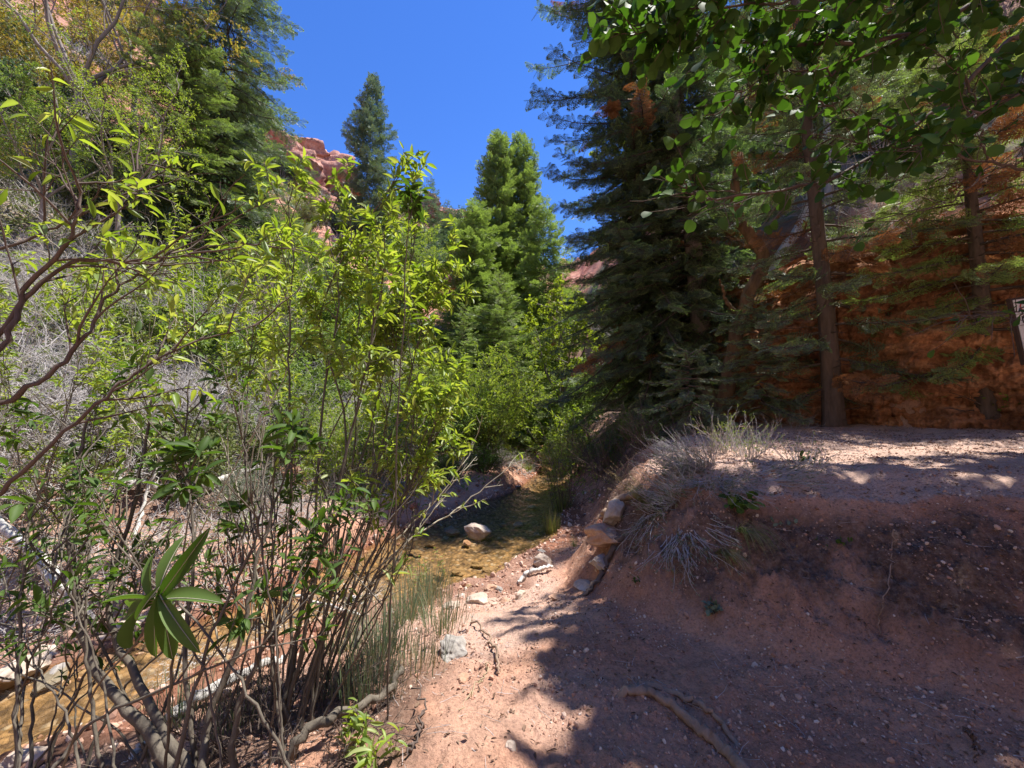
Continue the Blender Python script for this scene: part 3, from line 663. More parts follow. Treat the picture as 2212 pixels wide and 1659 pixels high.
def brush(name, loc, label, group=None, n=26, H=1.5, l1=7, l2=5, m='twig_grey', r0=.009, spread=1.3, cat='dead brush', flat=0):
    root = empty(name, loc, label, cat, group)
    az = U(0, 6.283, n); sp = U(.2, spread, n)
    p0 = np.stack([.3 * np.cos(az), .3 * np.sin(az), np.full(n, -.05)], 1); d = unit(np.stack([np.cos(az) * sp, np.sin(az) * sp, np.ones(n) * (1 - flat)], 1))
    g = G(); P0 = wander(p0, d, H * U(.6, 1.1, n), 8, .18, (0, 0, -.02)); tubes(g, P0, taperR(n, 8, r0, r0 * .3), 4)
    P1 = kids(P0, l1, .1, 1, (25, 70), (.3, .6), True, 6, .25); tubes(g, P1, taperR(len(P1), 6, r0 * .45, r0 * .15), 3)
    P2 = kids(P1, l2, .1, 1, (25, 75), (.3, .7), True, 4, .25); tubes(g, P2, taperR(len(P2), 4, r0 * .25, r0 * .12), 3)
    g.obj('twigs', M[m], root); return root

def tuft(name, loc, label, n=90, H=.5, spread=.5, m='grass', w=.006, base=.06, cat='grass tuft', group=None, lean=(0, 0), droop=.06, heads=0, mixm=None):
    root = empty(name, loc, label, cat, group); az = U(0, 6.283, n); sp = U(0, spread, n)
    p0 = np.stack([base * np.cos(az) * U(0, 1, n), base * np.sin(az) * U(0, 1, n), np.full(n, -.02)], 1)
    d = unit(np.stack([np.cos(az) * sp + lean[0], np.sin(az) * sp + lean[1], np.ones(n)], 1)); k = 7
    P_ = wander(p0, d, H * U(.5, 1.1, n), k, .04, (0, 0, -droop)); T = unit(np.gradient(P_, axis=1)); s = unit(np.cross(T, [0, 0, 1.]))
    wd = (w * U(.6, 1.2, n))[:, None] * np.linspace(1, .12, k)[None]; g = G()
    V = np.stack([P_ - s * wd[..., None] / 2, P_ + s * wd[..., None] / 2], 2).reshape(-1, 3)
    i = (np.arange(n)[:, None] * k + np.arange(k - 1)[None]) * 2; F = np.stack([i, i + 1, i + 3, i + 2], -1).reshape(-1, 4)
    mi = np.repeat((rng.random(n) < .25).astype(int), k - 1) if mixm else 0
    g.add(V, F, mi); g.obj('blades', [M[m], M[mixm or m]], root)
    if heads:
        for hi_ in range(heads):
            q = P_[hi_, -1]; tt = T[hi_, -1]; g = G(); o = q - tt * U(0, .09, 16)[:, None]
            leaves(g, o, unit(tt + .5 * rng.standard_normal((16, 3))), U(.012, .022, 16), U(.004, .007, 16), DIA); g.obj('seed_head', M['straw'], root)
    return root

# ================================================================== conifers
def gp(px_disp, D, dz=0.0):
    x = (px_disp * K - 512) / FPX * D; return (x, D, gz(x, D) + dz)
conifer('fir_tree', gp(1530, 10.6, -.1), 16.5, 4.4, 1.2, 280, 'tall dark fir with thick pale trunk right of the creek, top out of frame', mats=('fir', 'fir_tip'), spacing=.13, tiplen=(.34, .62), trunk_r=.26, dead=.02, lean=(-.9, .2), shape=.55, droop=1.3, bark='bark_grey', tipprob=.4, side_cut=(-1.2, .45), stubs=40, gap=.06)
conifer('fir_tree', gp(1400, 11.4, -.1), 9, 3.2, .3, 120, 'lower dark fir with boughs sweeping down to the shaded creek', mats=('fir', 'fir_tip'), spacing=.15, tiplen=(.34, .6), trunk_r=.14, lean=(-.3, .1), shape=.5, droop=1.5, tipprob=.35, side_cut=(1.57, .4))
conifer('fir_tree', gp(1412, 11.6, -.1), 17, 4.2, .3, 290, 'dark fir overhanging the creek, its left side standing against the sky', mats=('fir', 'fir_tip'), spacing=.14, tiplen=(.34, .62), trunk_r=.17, dead=.01, lean=(-.7, .2), shape=.36, droop=1.5, bark='bark_grey', tipprob=.4, stubs=40, side_cut=(1.57, .4), gap=.05)
conifer('fir_tree', gp(1800, 8.0, -.1), 14, 2.5, .7, 110, 'fir with rusty dead boughs and dark trunk before the orange rock wall', mats=('fir_blue', 'fir_tip'), spacing=.13, tiplen=(.3, .55), trunk_r=.16, dead=.16, lean=(-.4, .2), shape=.55, droop=.8, bark='bark', tipprob=.5, gap=.2, stubs=70)
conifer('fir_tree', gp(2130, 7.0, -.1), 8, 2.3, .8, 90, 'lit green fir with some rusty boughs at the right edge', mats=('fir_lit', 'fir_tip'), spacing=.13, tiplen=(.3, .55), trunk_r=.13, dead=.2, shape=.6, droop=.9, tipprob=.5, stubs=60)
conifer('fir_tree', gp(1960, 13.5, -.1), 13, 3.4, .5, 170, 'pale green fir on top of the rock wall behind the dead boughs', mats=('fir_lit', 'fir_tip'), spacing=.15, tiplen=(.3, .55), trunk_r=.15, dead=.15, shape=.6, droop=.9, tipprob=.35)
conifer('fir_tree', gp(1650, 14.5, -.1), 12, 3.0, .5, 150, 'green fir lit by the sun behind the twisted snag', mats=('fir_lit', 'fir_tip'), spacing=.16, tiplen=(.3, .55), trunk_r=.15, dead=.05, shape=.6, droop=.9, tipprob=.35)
conifer('young_fir', gp(1640, 8.3, -.05), 2.9, 1.15, .35, 46, 'young blue green fir with pale tips beside the sunny trail', cat='young fir', mats=('fir_blue', 'fir_tip'), spacing=.07, tiplen=(.18, .32), trunk_r=.03, shape=.7, droop=1.0, tipprob=.55, bark='twig_grey')
conifer('young_fir', gp(1490, 8.0, -.05), 1.75, 1.3, .15, 36, 'low spreading fir seedling under the tall dark fir', cat='young fir', mats=('fir_blue', 'fir_tip'), spacing=.07, tiplen=(.18, .3), trunk_r=.03, shape=.5, droop=1.2, tipprob=.7, bark='twig_grey')
# trees up the valley
def topto(dx, dy, D):
    x = (dx * K - 512) / FPX * D; p = (x, D, gz(x, D) - .2); return p, Q(dx, dy, D)[2] - p[2]
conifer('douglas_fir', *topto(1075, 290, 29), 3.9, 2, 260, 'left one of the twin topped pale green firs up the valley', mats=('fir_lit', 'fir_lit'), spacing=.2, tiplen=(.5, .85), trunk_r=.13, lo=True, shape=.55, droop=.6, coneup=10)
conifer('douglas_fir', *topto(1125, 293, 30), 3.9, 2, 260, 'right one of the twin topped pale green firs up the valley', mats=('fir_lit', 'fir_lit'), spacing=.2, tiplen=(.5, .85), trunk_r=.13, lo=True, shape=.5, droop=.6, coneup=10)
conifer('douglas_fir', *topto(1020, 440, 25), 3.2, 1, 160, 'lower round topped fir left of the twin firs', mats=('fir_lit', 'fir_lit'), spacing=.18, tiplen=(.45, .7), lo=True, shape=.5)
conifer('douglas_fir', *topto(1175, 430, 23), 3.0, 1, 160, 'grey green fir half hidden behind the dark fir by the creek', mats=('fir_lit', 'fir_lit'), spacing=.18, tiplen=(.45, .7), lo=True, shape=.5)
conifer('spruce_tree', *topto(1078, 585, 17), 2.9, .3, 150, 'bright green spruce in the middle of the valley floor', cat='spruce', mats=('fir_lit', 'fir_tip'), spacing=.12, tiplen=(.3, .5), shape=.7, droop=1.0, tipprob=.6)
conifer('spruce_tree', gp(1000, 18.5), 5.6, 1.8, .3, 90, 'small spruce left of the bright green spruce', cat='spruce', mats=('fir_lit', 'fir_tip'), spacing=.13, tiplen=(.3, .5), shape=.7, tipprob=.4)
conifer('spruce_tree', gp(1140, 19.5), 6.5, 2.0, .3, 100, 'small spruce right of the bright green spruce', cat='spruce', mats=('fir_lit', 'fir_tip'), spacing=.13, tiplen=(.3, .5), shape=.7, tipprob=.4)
def on_ridge(dx, D): x = (dx * K - 512) / FPX * D; return (x, D, gz(x, D) - .2)
def topto(dx, dy, D): p = on_ridge(dx, D); return p, Q(dx, dy, D)[2] - p[2]
p, h = topto(788, 168, 44)
conifer('spruce_tree', p, h, 4.6, 1.0, 120, 'lone ragged blue green spruce standing on the skyline', cat='spruce', mats=('fir_blue', 'fir_blue'), spacing=.22, tiplen=(.6, 1.1), lo=True, shape=.55, droop=.3, gap=.12, trunk_r=.2, bark='bark_grey', coneup=8)
A0 = conifer('small_spruce', (0, 0, -200), 6, 1.3, .3, 70, 'x', cat='spruce', mats=('fir_blue', 'fir_blue'), spacing=.2, tiplen=(.4, .6), lo=True, shape=.7, trunk_r=.08)
first = True
for dx, dy, D, lb in ((893, 372, 60, 'small spruce tip left of a pair on the skyline behind the willow'), (925, 385, 62, 'small spruce tip right of a pair on the skyline behind the willow'), (962, 432, 66, 'tiny lone spruce on the skyline left of the twin firs'),
                      (1020, 455, 70, 'little spruce on the ridge beside the twin firs'), (720, 395, 58, 'stunted spruce growing on the pink crag')):
    p, h = topto(dx, dy, D); h = max(h, 1.5)
    if first: o = A0; o.location = p; o.scale = (h / 6,) * 3; o['label'] = lb; o['group'] = 'small spruces on the skyline'; first = False
    else: dup(A0, p, U(0, 6), (h / 6 * 1.1, h / 6 * 1.1, h / 6), lb, 'small spruces on the skyline')
# left side firs
conifer('fir_tree', gp(455, 15.5, -.2), 17.5, 3.7, 1.5, 190, 'large fir leaning over the left slope, its boughs against the sky', mats=('fir_blue', 'fir_lit'), spacing=.15, tiplen=(.4, .7), trunk_r=.2, shape=.45, droop=1.3, tipprob=.6, bark='bark_grey')
conifer('fir_tree', gp(350, 13.5, -.2), 9.2, 2.6, 2.4, 120, 'fir with pale grey trunk in front of the large left fir', mats=('fir_lit', 'fir_tip'), spacing=.13, tiplen=(.3, .5), trunk_r=.12, shape=.55, tipprob=.3, bark='bark_grey')
conifer('fir_tree', gp(505, 21, -.2), 9.0, 2.8, .5, 110, 'dark bushy fir on the slope under the round red rock', mats=('fir_blue', 'fir_lit'), spacing=.2, tiplen=(.45, .7), lo=True, shape=.5, tipprob=.3)

# ================================================================== scrub on the slopes (each plant a thing; the kinds are built once, then copied)
KIND = {}
KIND['oak1'] = bush('scrub_oak', (0, 0, -300), 'x', n=20, H=1.7, spread=.8, l1=7, l2=5, nl=7, ls=(.10, .05), leafm='oak', twigs=False)
KIND['oak2'] = bush('scrub_oak', (0, 0, -300), 'x', n=16, H=1.5, spread=1.0, l1=7, l2=5, nl=7, ls=(.09, .045), leafm='olive', twigs=False)
KIND['oak3'] = bush('scrub_oak', (0, 0, -300), 'x', n=14, H=1.9, spread=.7, l1=6, l2=4, nl=5, ls=(.11, .05), leafm='willow', twigs=False)
KIND['brush1'] = brush('dead_brush', (0, 0, -300), 'x', n=18, H=1.4, l1=7, l2=4, r0=.012)
KIND['juniper'] = bush('juniper_bush', (0, 0, -300), 'x', cat='juniper', n=26, H=1.7, spread=.7, l1=8, l2=6, nl=5, ls=(.11, .045), leafm='fir', twigs=False, clump=.05)
KIND['gold'] = bush('golden_shrub', (0, 0, -300), 'x', n=18, H=1.8, spread=.8, l1=6, l2=5, nl=5, ls=(.10, .05), leafm='gold', twigs=False)
used = set()
KL = {'oak1': ('scrub_oak', 'leafy green scrub oak among the many on the sunny slope', 'scrub oaks on the sunny slope'),
      'oak2': ('scrub_oak', 'olive green scrub bush among the many on the sunny slope', 'olive scrub bushes on the slope'),
      'oak3': ('scrub_oak', 'bright green leafy bush among the many on the sunny slope', 'bright green bushes on the slope'),
      'brush1': ('dead_brush', 'grey leafless brush among the many on the slope', 'grey leafless brush on the slope'),
      'juniper': ('juniper_bush', 'round dark juniper bush among those dotting the slope', 'dark junipers dotting the slope'),
      'gold': ('golden_shrub', 'golden yellow shrub among those high on the left slope', 'golden shrubs high on the left slope')}
WHO = {'scrub_oak1': 'leafy green scrub oak', 'scrub_oak2': 'olive green scrub bush', 'scrub_oak3': 'bright green leafy bush', 'brush1': 'grey leafless brush', 'juniper': 'dark juniper bush', 'gold': 'golden yellow shrub'}
def where(kind, loc):
    r = math.hypot(loc[0], loc[1]); px = 512 + 400 * loc[0] / loc[1]
    band = 'just above the creek bank' if r < 14 else 'low on the slope' if r < 25 else 'half way up the slope' if r < 45 else 'high on the slope' if r < 68 else 'near the skyline'
    side = ('at the left edge' if px < 70 else 'below the golden leaves' if px < 150 else 'around the large left fir' if px < 230 else 'below the pink slab' if px < 300 else 'behind the tall willow' if px < 380 else 'right of the lone spruce' if px < 450 else 'left of the twin firs' if px < 500 else 'beside the twin firs')
    return WHO.get(kind, WHO.get('scrub_' + kind)) + ' ' + band + ' ' + side
def put(kind, loc, s, label=None, squash=1.0):
    label = label or where(kind, loc)
    root = KIND[kind]; sc_ = (s * U(.85, 1.15), s * U(.85, 1.15), s * squash * U(.85, 1.1)); lb = label or KL[kind][1]
    if kind not in used:
        used.add(kind); root.location = loc; root.scale = sc_; root['label'] = lb; root['group'] = KL[kind][2]
    else: dup(root, loc, U(0, 6.28), sc_, lb, KL[kind][2])
cand = 0; placed = []
while len(placed) < 290 and cand < 9000:
    cand += 1
    a = U(-58, 4) if rng.random() < .88 else U(4, 18); r = 8 + (U(0, 1) ** 1.15) * 78
    x, y = r * math.sin(math.radians(a)), r * math.cos(math.radians(a))
    z, at = terrain(np.array([x]), np.array([y])); z = float(z[0])
    if at['d'][0] < 1.6 or at['t'][0] > 1.0: continue
    if at['rock'][0] > .55 and rng.random() < .8: continue
    if -35 < a < -13 and r > 36 and rng.random() < .6: continue
    s = (.75 + .026 * r) * U(.65, 1.25)
    if any((x - q[0]) ** 2 + (y - q[1]) ** 2 < (.50 * (s + q[2])) ** 2 for q in placed): continue
    placed.append((x, y, s)); px = 512 + 400 * x / y
    u_ = rng.random()
    if r < 16: k_ = 'brush1' if (u_ < .45) else 'oak1' if u_ < .62 else 'oak2' if u_ < .8 else 'oak3'
    elif a < -42 and u_ < .35: k_ = 'gold'
    elif r > 40 and u_ < .45: k_ = 'juniper'
    else: k_ = 'oak1' if u_ < .35 else 'oak2' if u_ < .62 else 'oak3' if u_ < .68 else 'juniper' if u_ < .8 else 'brush1'
    put(k_, (x, y, z - .08), s, squash=.9)
for i in range(26):                                            # right slope above the rock wall
    a = U(30, 56); r = 14 + U(0, 1) * 24; x, y = r * math.sin(math.radians(a)), r * math.cos(math.radians(a)); u_ = rng.random()
    dup(KIND['oak1' if u_ < .5 else 'brush1' if u_ < .7 else 'oak3'], (x, y, gz(x, y) - .1), U(0, 6.28), (.9 + .02 * r) * U(.8, 1.3), 'leafy or bare bush among those above the orange rock wall', 'bushes above the orange rock wall')
for i, (k_, lb) in enumerate((('oak3', 'bright green bush at the foot of the dark fir beyond the creek'), ('oak1', 'dull green bush behind the creek where the water disappears'), ('oak3', 'leafy bush left of the bright spruce base'), ('oak1', 'green bush right of the bright spruce base'), ('oak3', 'tall leafy bush hiding the trunks of the twin firs'), ('oak1', 'round bush on the valley floor left of the creek'))):
    dx, D, s = ((1205, 15, 1.3), (1150, 21, 1.9), (960, 14.5, 1.3), (1200, 18, 1.8), (1110, 23, 2.2), (985, 12.5, 1.2))[i]
    dup(KIND[k_], gp(dx, D, -.1), U(0, 6), s, lb, KL[k_][2])

# individual broadleaf trees
def tree(name, loc, H, label, leafm, spread=.6, n=5, ls=(.09, .05), nl=7, r0=.09, cat='tree', l1=8, l2=6, barkm='bark_grey', T=DIA, lean=(0, 0)):
    root = empty(name, loc, label, cat)
    az = np.arange(n) * 6.283 / n + U(-.4, .4, n); g = G()
    t0 = spline([(0, 0, -.3), (.1 * H * lean[0], .1 * H * lean[1], H * .18), (.3 * H * lean[0], .3 * H * lean[1], H * .36)], 10); tubes(g, t0, np.linspace(r0 * 1.3, r0, 10), 10, 0, .06)
    P0 = wander(np.tile(t0[-1], (n, 1)), np.stack([np.cos(az) * spread + lean[0], np.sin(az) * spread + lean[1], np.ones(n)], 1), np.full(n, H * .68) * U(.8, 1.05, n), 9, .14, (0, 0, .05)); tubes(g, P0, taperR(n, 9, r0 * .7, r0 * .12), 7)
    g.obj('trunk', M[barkm], root); g = G()
    P1 = kids(P0, l1, .12, 1, (30, 65), (.35, .6), True, 7, .18, (0, 0, .03)); tubes(g, P1, taperR(len(P1), 7, r0 * .22, r0 * .06), 4)
    P2 = kids(P1, l2, .2, 1, (25, 65), (.35, .65), True, 5, .2, (0, 0, .02)); tubes(g, P2, taperR(len(P2), 5, r0 * .08, r0 * .03), 3)
    P3 = kids(P2, 4, .2, 1, (25, 65), (.35, .65), True, 4, .2); tubes(g, P3, taperR(len(P3), 4, r0 * .035, r0 * .02), 3)
    g.obj('branches', M[barkm], root)
    p, Tn = sample(P3, rng.random((len(P3), nl)) ** .7); p = p.reshape(-1, 3) + .03 * rng.standard_normal((len(P3) * nl, 3)); d = unit(Tn.reshape(-1, 3) + .8 * rng.standard_normal((len(p), 3)) - [0, 0, .2])
    L = ls[0] * U(.6, 1.2, len(p)); gl = G(); leaves(gl, p, d, L, L * ls[1] / ls[0], T); gl.obj('crown', M[leafm], root, smooth=False)
    return root
tree('maple_tree', gp(1212, 19), 7.2, 'yellow green tree glowing between the spruce and the dark fir', 'yellow', ls=(.13, .11))
tree('maple_tree', gp(1500, 17), 8.0, 'yellow green tree seen in gaps behind the dark firs', 'yellow', ls=(.12, .10))
tree('oak_tree', gp(120, 12, -.1), 10.5, 'oak with dark crooked limbs and yellow green leaves at top left', 'gold', ls=(.10, .06), n=6, spread=.7)
tree('oak_tree', gp(250, 18, -.1), 11, 'golden flowering tree high behind the oak at top left', 'gold', ls=(.13, .08), n=6, spread=.7)
tree('oak_tree', gp(230, 10.5, -.1), 5.6, 'light green small leaved tree in front of the left firs', 'willow', ls=(.07, .03), n=6, spread=.6, r0=.05)
tree('oak_tree', gp(60, 9.5, -.1), 4.2, 'light green tree with thin limbs at the left edge', 'oak', ls=(.07, .03), n=6, spread=.6, r0=.05)
tree('oak_tree', gp(560, 13, -.1), 4.2, 'pale green small tree on the slope behind the willow stems', 'oak', ls=(.08, .03), n=6, spread=.7, r0=.05)
tree('oak_tree', gp(1960, 15), 9.5, 'light green tree on the slope above the rock wall at right', 'oak', ls=(.10, .06), n=6)
tree('oak_tree', gp(2200, 13), 8.5, 'pale green tree behind the overhanging leaves at the right edge', 'oak', ls=(.10, .06), n=6)
tree('oak_tree', gp(1750, 20), 11.5, 'sunlit tree filling the gap between the firs at upper right', 'oak', ls=(.11, .07), n=6)

# ================================================================== willows
def lanceleaves(g, P_, nl, ls, m=0, T=LANCE, t0=.25, wob=.5, droop=-.25, ratio=.27):
    t = t0 + (1 - t0) * (np.arange(nl)[None] + rng.random((len(P_), nl))) / nl
    p, Tn = sample(P_, t); p = p.reshape(-1, 3); Tn = Tn.reshape(-1, 3); r = unit(np.cross(Tn, rng.standard_normal(Tn.shape)))
    d = unit(Tn * U(.3, .9, len(p))[:, None] + r * U(.5, 1, len(p))[:, None] + [0, 0, droop])
    L = ls * U(.5, 1.2, len(p)); leaves(g, p, d, L, L * ratio * U(.8, 1.2, len(p)), T, m, wob=wob)
def hand_shrub(name, label, stems, cat='willow', leafm='willow', l1=7, l2=3, nl=8, ls=.08, t0=.45, sidelen=(.25, .6), stemm='stem', group=None, l1len=None, wob=.012, T=LANCE, ratio=.27, leafless=0):
    """stems: list of (points, r0, r1)"""
    base = np.array(stems[0][0][0]); root = empty(name, tuple(base), label, cat, group)
    SP = []
    for pts, r0, r1 in stems:
        P_ = spline(pts, 30, wob * .35) - base; SP.append((P_, r0, r1)); g = G(); tubes(g, P_, np.linspace(r0, r1, 30), 8, 0, .05)
        g.obj('stem', M[stemm], root)
    P0 = np.array([s[0] for s in SP]); g = G(); gl = G()
    P1 = kids(P0, l1, t0, 1, (18, 50), sidelen, False, 7, .11, (0, 0, .03), .25); tubes(g, P1, taperR(len(P1), 7, .0045, .0016), 4)
    P2 = kids(P1, l2, .3, 1, (20, 55), (.35, .6), True, 5, .14, (0, 0, 0)); tubes(g, P2, taperR(len(P2), 5, .0022, .001), 3)
    g.obj('twigs', M[stemm], root)
    if nl:
        s1 = rng.random(len(P1)) >= leafless; s2 = rng.random(len(P2)) >= leafless
        lanceleaves(gl, P1[s1], nl, ls, T=T, ratio=ratio, t0=.55); lanceleaves(gl, P2[s2], nl, ls, T=T, ratio=ratio)
        gl.obj('foliage', M[leafm], root)
    return root
W1 = [([Q(585, 1690, 2.15), Q(640, 1450, 2.2), (Q(712, 1120, 2.3)), Q(770, 880, 2.4), Q(810, 700, 2.45), Q(835, 560, 2.5)], .013, .004),
      ([Q(600, 1690, 2.2), Q(625, 1400, 2.3), Q(628, 1000, 2.5), Q(625, 760, 2.6), Q(632, 560, 2.65), Q(620, 430, 2.7)], .010, .003),
      ([Q(570, 1690, 2.1), Q(660, 1280, 2.4), Q(700, 860, 2.6), Q(732, 640, 2.7), Q(702, 480, 2.8)], .011, .003),
      ([Q(620, 1690, 2.15), Q(700, 1350, 2.3), Q(760, 1130, 2.4), Q(860, 900, 2.6), Q(915, 700, 2.7)], .011, .003),
      ([Q(600, 1690, 2.2), Q(720, 1250, 2.5), Q(745, 900, 2.8), Q(690, 700, 2.8), Q(760, 520, 2.7), Q(850, 410, 2.6)], .010, .003),
      ([Q(610, 1690, 2.25), Q(690, 1450, 2.4), Q(800, 1200, 2.5), Q(900, 1020, 2.6), Q(960, 860, 2.7)], .010, .003),
      ([Q(590, 1690, 2.25), Q(660, 1300, 2.6), Q(790, 960, 2.9), Q(830, 800, 3.0), Q(880, 600, 3.0), Q(900, 500, 3.0)], .010, .003),
      ([Q(560, 1690, 2.2), Q(560, 1300, 2.5), Q(530, 1000, 2.7), Q(540, 780, 2.9), Q(560, 620, 3.0)], .009, .003)]
hand_shrub('willow_shrub', 'tall bright leafed willow rising from the bottom between path and creek', W1, l1=11, l2=4, nl=8, ls=.085, t0=.52, sidelen=(.25, .6))
W1b = [([Q(640, 1690, 2.3), Q(720, 1300, 2.6), Q(800, 1080, 2.8), Q(850, 800, 2.9), Q(860, 620, 3.0)], .009, .003),
       ([Q(650, 1690, 2.35), Q(740, 1350, 2.6), Q(830, 1000, 3.0), Q(900, 760, 3.1), Q(930, 600, 3.1)], .009, .003),
       ([Q(640, 1690, 2.4), Q(700, 1350, 2.7), Q(760, 1050, 3.0), Q(770, 760, 3.1), Q(790, 560, 3.1)], .009, .003),
       ([Q(660, 1690, 2.4), Q(730, 1400, 2.6), Q(860, 1100, 2.8), Q(930, 950, 2.9)], .008, .003),
       ([Q(620, 1690, 2.4), Q(650, 1300, 2.8), Q(690, 1000, 3.1), Q(840, 720, 3.2), Q(960, 600, 3.2)], .008, .003)]
hand_shrub('willow_shrub', 'dense lime green willow clump right of the tall willow stems', W1b, l1=12, l2=4, nl=8, ls=.085, t0=.66, sidelen=(.25, .55))
W2 = [([Q(400, 1690, 1.75), Q(300, 1560, 1.8), Q(200, 1430, 1.9), Q(165, 1270, 2.0), Q(150, 1080, 2.1), Q(190, 900, 2.2)], .026, .006),
      ([Q(430, 1690, 1.75), Q(360, 1590, 1.8), Q(280, 1440, 1.9), Q(235, 1300, 2.0), Q(300, 1050, 2.2), Q(330, 850, 2.3)], .022, .005),
      ([Q(440, 1690, 1.7), Q(450, 1560, 1.8), Q(520, 1380, 1.9), Q(560, 1200, 2.0), Q(640, 960, 2.2)], .020, .004),
      ([Q(500, 1690, 1.75), Q(520, 1520, 1.8), Q(600, 1330, 1.9), Q(720, 1130, 2.1)], .016, .004),
      ([Q(430, 1690, 1.8), Q(400, 1420, 1.9), Q(420, 1180, 2.1), Q(400, 980, 2.2), Q(410, 820, 2.3)], .010, .003)]
hand_shrub('willow_shrub', 'thick stemmed grey willow at the bottom left leaning over the creek', W2, leafm='willow_dark', l1=11, l2=3, nl=7, ls=.085, t0=.45, sidelen=(.3, .7), ratio=.34, leafless=.55)
W3 = [([Q(-60, 900, 1.25), Q(80, 830, 1.3), Q(180, 740, 1.35), Q(235, 640, 1.4), Q(350, 560, 1.5), Q(500, 480, 1.6)], .009, .002),
      ([Q(-60, 900, 1.2), Q(10, 740, 1.25), Q(60, 620, 1.3), Q(150, 520, 1.3), Q(170, 440, 1.3), Q(160, 380, 1.3)], .010, .003),
      ([Q(-60, 800, 1.25), Q(60, 640, 1.3), Q(160, 565, 1.35), Q(330, 560, 1.4), Q(520, 520, 1.5)], .008, .002),
      ([Q(-60, 1120, 1.3), Q(60, 1010, 1.3), Q(200, 880, 1.35), Q(300, 800, 1.4), Q(420, 740, 1.5), Q(560, 700, 1.6)], .008, .002),
      ([Q(-60, 560, 1.4), Q(100, 500, 1.5), Q(250, 420, 1.6), Q(330, 330, 1.7)], .006, .002)]
hand_shrub('willow_shrub', 'dark nearly leafless willow reaching in from the left edge', W3, leafm='willow', stemm='twig_dark', l1=9, l2=4, nl=3, ls=.07, t0=.3, sidelen=(.2, .5), leafless=.5)
# procedural multi stem thickets of the same willow
def thicket(label, base, n, tgt, leafm='willow', r=(.004, .009), stemm='stem', l1=7, l2=3, nl=5, leafless=.3, ls=.075, D=(2.2, 3.2), t0=.4, sl=(.2, .5)):
    st = []
    for i in range(n):
        bx = base[0] + U(-1, 1) * base[2]; D0 = U(*D); tx, ty = tgt[0] + U(-1, 1) * tgt[2], tgt[1] + U(-1, 1) * tgt[3]; D1 = D0 + U(.0, .6)
        mx = (bx * .5 + tx * .5) + U(-60, 60); st.append(([Q(bx, base[1], D0), Q(mx * .6 + bx * .4, (base[1] * .62 + ty * .38), D0 + .1), Q(mx * .3 + tx * .7 + U(-25, 25), base[1] * .25 + ty * .75, (D0 + D1) / 2), Q(tx, ty, D1)], U(*r), .002))
    return hand_shrub('willow_shrub', label, st, leafm=leafm, l1=l1, l2=l2, nl=nl, ls=ls, t0=t0, sidelen=sl, stemm=stemm, leafless=leafless)
thicket('tangle of dark thin willow shoots across the bottom left', (330, 1700, 330), 24, (300, 1050, 360, 280), 'willow_dark', leafless=.75, stemm='stem', D=(1.5, 2.4), l1=6)
thicket('fan of thin willow shoots leaning right over the rushes', (620, 1690, 80), 18, (800, 1000, 230, 200), 'willow', leafless=.9, D=(2.0, 2.9), r=(.004, .010), l1=6, l2=2, nl=4)
thicket('pale young willow behind the left stems with bright tips', (420, 1380, 260), 18, (420, 640, 280, 150), 'willow', stemm='stem_pale', leafless=.25, D=(3.9, 5.0), l1=8, l2=3, nl=7, ls=.09, t0=.55, sl=(.3, .7))
thicket('leafy willow low at the left edge over the creek', (60, 1500, 120), 12, (110, 760, 150, 240), 'willow', stemm='stem', leafless=.2, D=(3.4, 4.4), l1=8, l2=3, nl=6, ls=.08, t0=.5)
# long arching bare branches
hand_shrub('willow_shrub', 'pale arching willow branches reaching right across the red bank', [([Q(700, 1690, 2.5), Q(760, 1420, 2.7), Q(850, 1200, 3.0), Q(1000, 1090, 3.3), Q(1110, 1000, 3.4)], .011, .003),
            ([Q(690, 1690, 2.4), Q(740, 1400, 2.6), Q(850, 1180, 2.8), Q(960, 1060, 3.0), Q(1035, 930, 3.1)], .009, .003), ([Q(705, 1690, 2.5), Q(800, 1270, 2.9), Q(900, 1150, 3.1), Q(1010, 1000, 3.3)], .008, .002)],
           stemm='stem_pale', l1=4, l2=2, nl=5, ls=.07, t0=.6, sidelen=(.15, .35), leafless=.75)
# hero sprig of big leaves close to the lens
def sprig(label, stem, LV, lw=.23, leafm='willow_dark', T=LANCE_HI, name='willow_sprig', cat='willow sprig', r=.0022):
    base = np.array(stem[0]); root = empty(name, tuple(base), label, cat); g = G(); P_ = spline(stem, 20) - base; tubes(g, P_, np.linspace(r, r * .5, 20), 6); g.obj('stem', M['stem'], root)
    gl = G(); gv = G(); tt_ = np.linspace(.9, 1, len(LV))[rng.permutation(len(LV))]; O = np.array([P_[int(q * 19)] for q in tt_]); E = np.array([l[1] for l in LV]) - base; D_ = E - O; L = np.linalg.norm(D_, axis=1)
    nrm = np.array([l[2] if len(l) > 2 else (0, -.5, 1) for l in LV], float) + .25 * rng.standard_normal((len(LV), 3)); bake(gl, T[0], T[1], O, basis(D_, nrm), np.stack([L * lw * U(.7, 1.25, len(L)), L, L], 1)); gl.obj('leaves', M[leafm], root)
    z_ = np.linspace(0, .97, 12); mid = np.stack([0 * z_, z_, -.32 * z_ ** 2 + .012], 1); Bv = basis(D_, nrm)
    Pv = np.einsum('nij,nmj->nmi', Bv, mid[None] * np.stack([L, L, L], 1)[:, None, :]) + O[:, None, :]; tubes(gv, Pv, taperR(len(L), 12, .0011, .0003), 5); gv.obj('midribs', M['stem_pale'], root); return root
C_ = (352, 1262)
